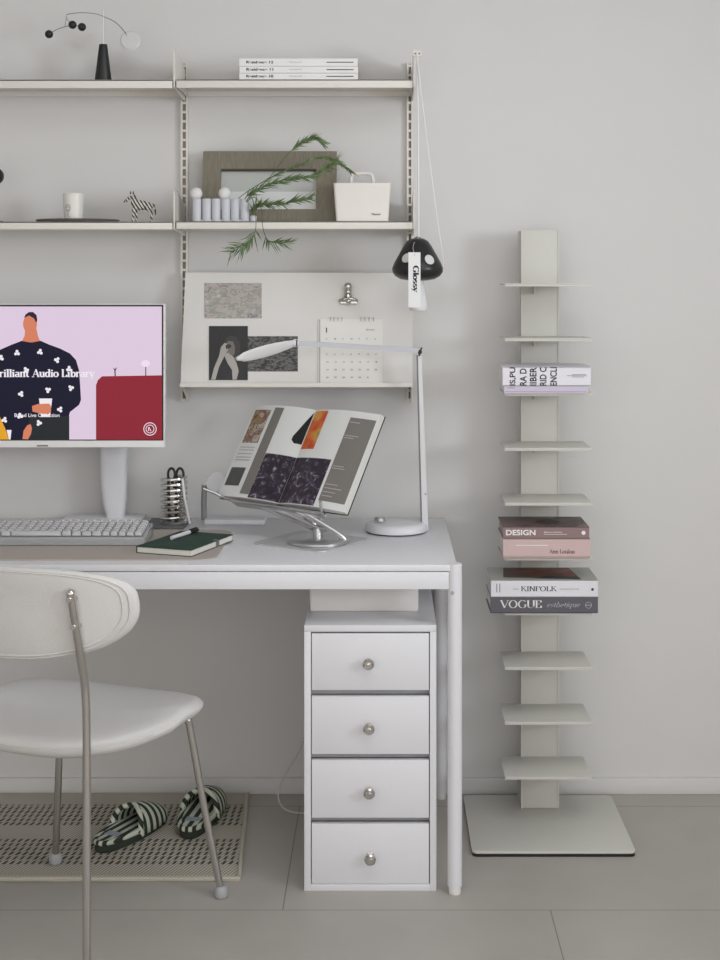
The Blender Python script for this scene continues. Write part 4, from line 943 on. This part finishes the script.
# white handled box
wy = 3.535; k = wy/F
wb = thing('handled_caddy', 'white tapered caddy with a top handle on the lower shelf', 'caddy', (XX(362, wy), wy+.05, ZL))
def wring(px0, px1, y0, y1, z, r=.007): return [Vector((x, y, z)) for x, y in rrect((XX(px0, wy)+XX(px1, wy))/2, (y0+y1)/2, (XX(px1, wy)-XX(px0, wy))/2, (y1-y0)/2, r, 5)]
htop = ZZ(183, wy)-ZL
wm = mat('warm white plastic', (232, 227, 222), .5)
MB().loft([wring(337, 387.5, wy+.006, wy+.096, ZL), wring(336, 388.5, wy+.003, wy+.098, ZL+.003), wring(333.3, 391.2, wy, wy+.102, ZL+htop-.002), wring(333.3, 391.2, wy, wy+.102, ZL+htop), wring(334.3, 390.2, wy+.003, wy+.099, ZL+htop), wring(335.3, 389.2, wy+.006, wy+.096, ZL+htop-.012)]).build('body', wm, wb)
hy_ = wy+.05
MB().tube([(XX(350.8, hy_), hy_, ZL+htop-.014), (XX(351, hy_), hy_, ZL+htop+.012), (XX(353, hy_), hy_, ZL+htop+.026), (XX(357, hy_), hy_, ZL+htop+.0285), (XX(366, hy_), hy_, ZL+htop+.0285), (XX(371, hy_), hy_, ZL+htop+.026), (XX(373, hy_), hy_, ZL+htop+.012), (XX(373.2, hy_), hy_, ZL+htop-.014)], .0052, 12, smooth=5).box((XX(348, hy_), hy_-.02, ZL+htop-.016), (XX(376, hy_), hy_+.02, ZL+htop-.011)).build('handle', wm, wb)
letter(sans('Bloom', .03, .15), (XX(371.5, wy), wy+.0012, ZZ(215.2, wy)), (1, 0, 0), (0, .035, 1), 9*k, .0052, mat('logo grey', (92, 90, 88), .7), wb, lift=.0012)
# cup and tray
cy = 3.56; k = cy/F
ty = tag(MB().lathe([(.001, .0005), (.095, .0005), (.104, .002), (.108, .0075), (.1065, .0082), (.101, .0035), (.001, .0028)], (XX(75, cy), cy+.02, ZL), 48).build('serving_tray', mat('charcoal tray', (92, 88, 86), .5), origin=(XX(75, cy), cy+.02, ZL)), 'thin round charcoal tray on the lower left shelf', 'tray')
# squeeze the tray in depth: it is an oval that fits the shelf
for v in ty.data.vertices: v.co.y *= .72; 
for v in ty.data.vertices: v.co.y += .012
zc = ZL+.0036; ccx = XX(73.6, cy)
cu_ = thing('cup', 'small white cup with a drawn face on the dark tray', 'cup', (ccx, cy, zc))
hc = ZZ(193.5, cy)-zc
MB().lathe([(8.2*k, 0), (9.2*k, .001), (10.6*k, hc-.001), (10.2*k, hc), (9.4*k, hc-.001), (8.4*k, .004), (.001, .003)], (ccx, cy, zc), 40).build('body', mat('glazed white', (228, 225, 220), .35), cu_)
dr_ = MB(); an0 = -1.95
def oncup(a_, z): r = (9.2+1.4*z/hc)*k+.0004; return Vector((ccx+r*math.cos(a_), cy+r*math.sin(a_), zc+z))
dr_.tube([oncup(an0+.26*math.cos(q), .032+.0085*math.sin(q)) for q in [2*PI*i/16 for i in range(17)]], .0006, 5)
dr_.sphere(oncup(an0-.1, .034), .0012, n=8).sphere(oncup(an0+.1, .034), .0012, n=8).tube([oncup(an0+a_, .028-.002*math.cos(a_*9)) for a_ in (-.12, -.06, 0, .06, .12)], .0005, 5).tube([oncup(an0+.0, .022), oncup(an0-.02, .012), oncup(an0+.2, .010)], .0005, 5)
dr_.build('drawing', mat('sketch grey', (96, 94, 92), .7), cu_)
# zebra figurine (one continuous skinned body)
zy = 3.56; k = zy/F; zx = XX(140, zy)
def zp(px, py, dy=0): return (XX(px, zy)-zx, dy, max(ZZ(py, zy)-ZL, 0.0012))
Vt = [(zp(141.5, 203), 5.0), (zp(148.5, 203.5), 5.4), (zp(135.5, 203.5), 5.2), (zp(133, 198.5), 3.3), (zp(131.8, 195), 2.6), (zp(128, 196.5), 2.1), (zp(125.2, 201), 1.5),
      (zp(134.3, 209, -3.5*k), 2.2), (zp(133.6, 214, -3.5*k), 1.4), (zp(133.4, 220.5, -3.5*k), 1.3), (zp(135, 209, 3.5*k), 2.2), (zp(136, 214, 3.5*k), 1.4), (zp(136, 220.5, 3.5*k), 1.3),
      (zp(150.5, 209, -3.5*k), 2.4), (zp(152.6, 213, -3.5*k), 1.3), (zp(151.8, 220.5, -3.5*k), 1.3), (zp(149.5, 209, 3.5*k), 2.4), (zp(151, 213, 3.5*k), 1.3), (zp(150, 220.5, 3.5*k), 1.3),
      (zp(154, 203), 1.0), (zp(155.2, 210), .8)]
Ed = [(0, 1), (0, 2), (2, 3), (3, 4), (4, 5), (5, 6), (2, 7), (7, 8), (8, 9), (2, 10), (10, 11), (11, 12), (1, 13), (13, 14), (14, 15), (1, 16), (16, 17), (17, 18), (1, 19), (19, 20)]
me = bpy.data.meshes.new('z'); me.from_pydata([v for v, r in Vt], Ed, [])
zo = bpy.data.objects.new('z', me); COL.objects.link(zo)
sk = zo.modifiers.new('s', 'SKIN'); sd_ = zo.modifiers.new('u', 'SUBSURF'); sd_.levels = 2
for i, (v, r) in enumerate(Vt): me.skin_vertices[0].data[i].radius = (r*k*.86, r*k*.86)
me.skin_vertices[0].data[0].use_root = True
bpy.context.view_layer.update()
zm = bpy.data.meshes.new_from_object(zo.evaluated_get(bpy.context.evaluated_depsgraph_get())); bpy.data.objects.remove(zo); zm.materials.clear()
zlo = min(v.co.z for v in zm.vertices)
for v in zm.vertices: v.co.z -= zlo
zeb = thing('zebra_figurine', 'small striped zebra figurine standing on the lower left shelf', 'figurine', (zx, zy, ZL))
zmat = ramp_mat('zebra stripes', [(0, (36, 34, 34)), (.42, (36, 34, 34)), (.52, (214, 212, 204)), (1, (214, 212, 204))], 58, 1, .6, kind='wave', axis='DIAGONAL', dist=1.2, vec=(1.2, .2, .75))
link('body', zm, zmat, zeb, 60, local=True)
mn = MB()
for px in (130.6, 133.4): mn.tube([zp(px, 194, 0), zp(px-.4, 190.8, 0)], [.0022, .0006], 8)
mn.prism([Vector(zp(133, 192.5, -.001)), Vector(zp(135.2, 195.5, -.001)), Vector(zp(137.3, 200.5, -.001)), Vector(zp(135, 200, -.001))], (0, .002, 0))
mn.build('mane_and_ears', mat('mane dark', (60, 56, 54), .8), zeb, local=True)
MB().sphere(zp(125, 201.6), .0032, n=10).build('muzzle', black, zeb, local=True)
MB().tube([zp(155.2, 209), zp(155.4, 215)], [.0022, .0012], 8).build('tail_tuft', black, zeb, local=True)
# black round object at the frame's left edge
ob = thing('ornament', 'round black ornament cut off by the left edge of the photo', 'ornament', (XX(-9, 3.58), 3.58, ZL))
c_ = at(-9, 176, 3.58)
MB().sphere(c_, .033, sc=(1, 1, .78)).build('head', black, ob); MB().cyl((c_.x, c_.y, ZL), (c_.x, c_.y, c_.z-.02), .006).lathe([(.03, 0), (.03, .004), (.006, .007)], (c_.x, c_.y, ZL)).build('stem', black, ob)

# ------------------------------------------------------------------ mushroom ornament on a cord
hyy = 3.475; k = hyy/F
mu = thing('mushroom_ornament', 'black mushroom ornament with white spots hanging from the shelving on a white cord', 'ornament', at(418, 311, hyy))
mcx = XX(417.6, hyy)
cap = []
for w_, py in ((.5, 238.2), (6, 238.6), (10.5, 241), (14, 246), (18.5, 254), (23, 262), (25.5, 268), (25.2, 272), (22.5, 276), (17, 279.2), (8, 280.6), (.5, 280.8)):
    cap.append((w_*k, ZZ(py, hyy)))
MB().lathe([(r, z) for r, z in cap], (mcx, hyy, 0), 48).build('cap', mat('black vinyl', (34, 33, 35), .35), mu)
spots = MB()
def capr(z):
    for (r0, z0), (r1, z1) in zip(cap, cap[1:]):
        if z1 <= z <= z0: return r0+(r1-r0)*(z0-z)/(z0-z1)
    return .02
for a_, py in ((-2.14, 258.5), (-1.03, 260), (2.3, 258), (.4, 256), (1.3, 262)):
    zc_ = ZZ(py, hyy); pc = Vector((mcx+capr(zc_)*math.cos(a_), hyy+capr(zc_)*math.sin(a_), zc_))
    nrm = Vector((math.cos(a_), math.sin(a_), .45)).normalized()
    spots.sphere(pc, 5.3*k, sc=(1, 1, .16), n=24, mx=nrm.to_track_quat('Z', 'Y').to_matrix())
spots.build('spots', mat('spot white', (214, 213, 213), .5), mu)
MB().lathe([(5.5*k, ZZ(279, hyy)), (6.2*k, ZZ(286, hyy)), (7.3*k, ZZ(294, hyy)), (9.4*k, ZZ(303, hyy)), (9.7*k, ZZ(307, hyy)), (8.5*k, ZZ(310.5, hyy)), (.5*k, ZZ(311.5, hyy))], (mcx+.8*k, hyy, 0), 36).build('stalk', mat('stalk white', (226, 226, 228), .5), mu)
MB().tube([(mcx+4*k*math.cos(q), hyy-.001, ZZ(240, hyy)+.007*math.sin(q)) for q in [2*PI*i/18 for i in range(19)]], .0012, 8).sphere((mcx-2*k, hyy-.012, ZZ(239.5, hyy)), 2*k).build('ring', steel_d, mu)
pegz = at(417, 54, 3.49)
MB().tube([pegz, at(417.8, 100, 3.485), at(418.3, 180, 3.48), at(418.5, 238, 3.475)], .0023, 8, smooth=4).tube([pegz, at(420, 84, 3.482), at(430, 165, 3.478), at(438, 225, 3.476), at(443, 262, 3.476), at(440, 272, 3.478)], .0017, 8, smooth=4).build('cord', mat('cord white', (232, 231, 230), .8), mu)
pg_ = MB()
for px in (415.3, 419.3): pg_.cyl(at(px, 53.5, 3.488), at(px, 53.5, 3.503), .0021, n=10)
pg_.box(at(413, 56, 3.49)+Vector((0, 0, 0)), at(421.5, 50, 3.49)+Vector((0, .005, 0)), m=1); pg_.build('peg', [steel_d, shelf_m], mu)
tgy = hyy-26.6*k
tg = tag(MB().prism([at(408.4, 252.3, tgy), at(420.5, 252.3, tgy), at(420.5, 307.5, tgy), at(408.4, 307.5, tgy)], (0, .0008, 0)).build('swing_tag', mat('tag white', (232, 232, 233), .5), angle=0, origin=at(414, 307, tgy)), 'narrow white lettered swing tag hanging in front of the black mushroom ornament', 'tag')
letter(serif('Glossy', .25, .08), at(411.6, 265.5, tgy), (0, 0, -1), (1, 0, 0), width=26.5*k, height=7.2*k, material=ink, parent=tg)
MB().cyl(at(414.6, 254.8, tgy-.0001), at(414.6, 254.8, tgy-.0004), .0012, n=10).build('eyelet', steel_d, tg)
MB().tube([at(414.6, 254.8, tgy-.0004), at(413, 247, tgy+.012), at(415.5, 239.5, hyy-.008)], .0006, 6, smooth=3).build('string', mat('string', (210, 208, 204), .8), tg)
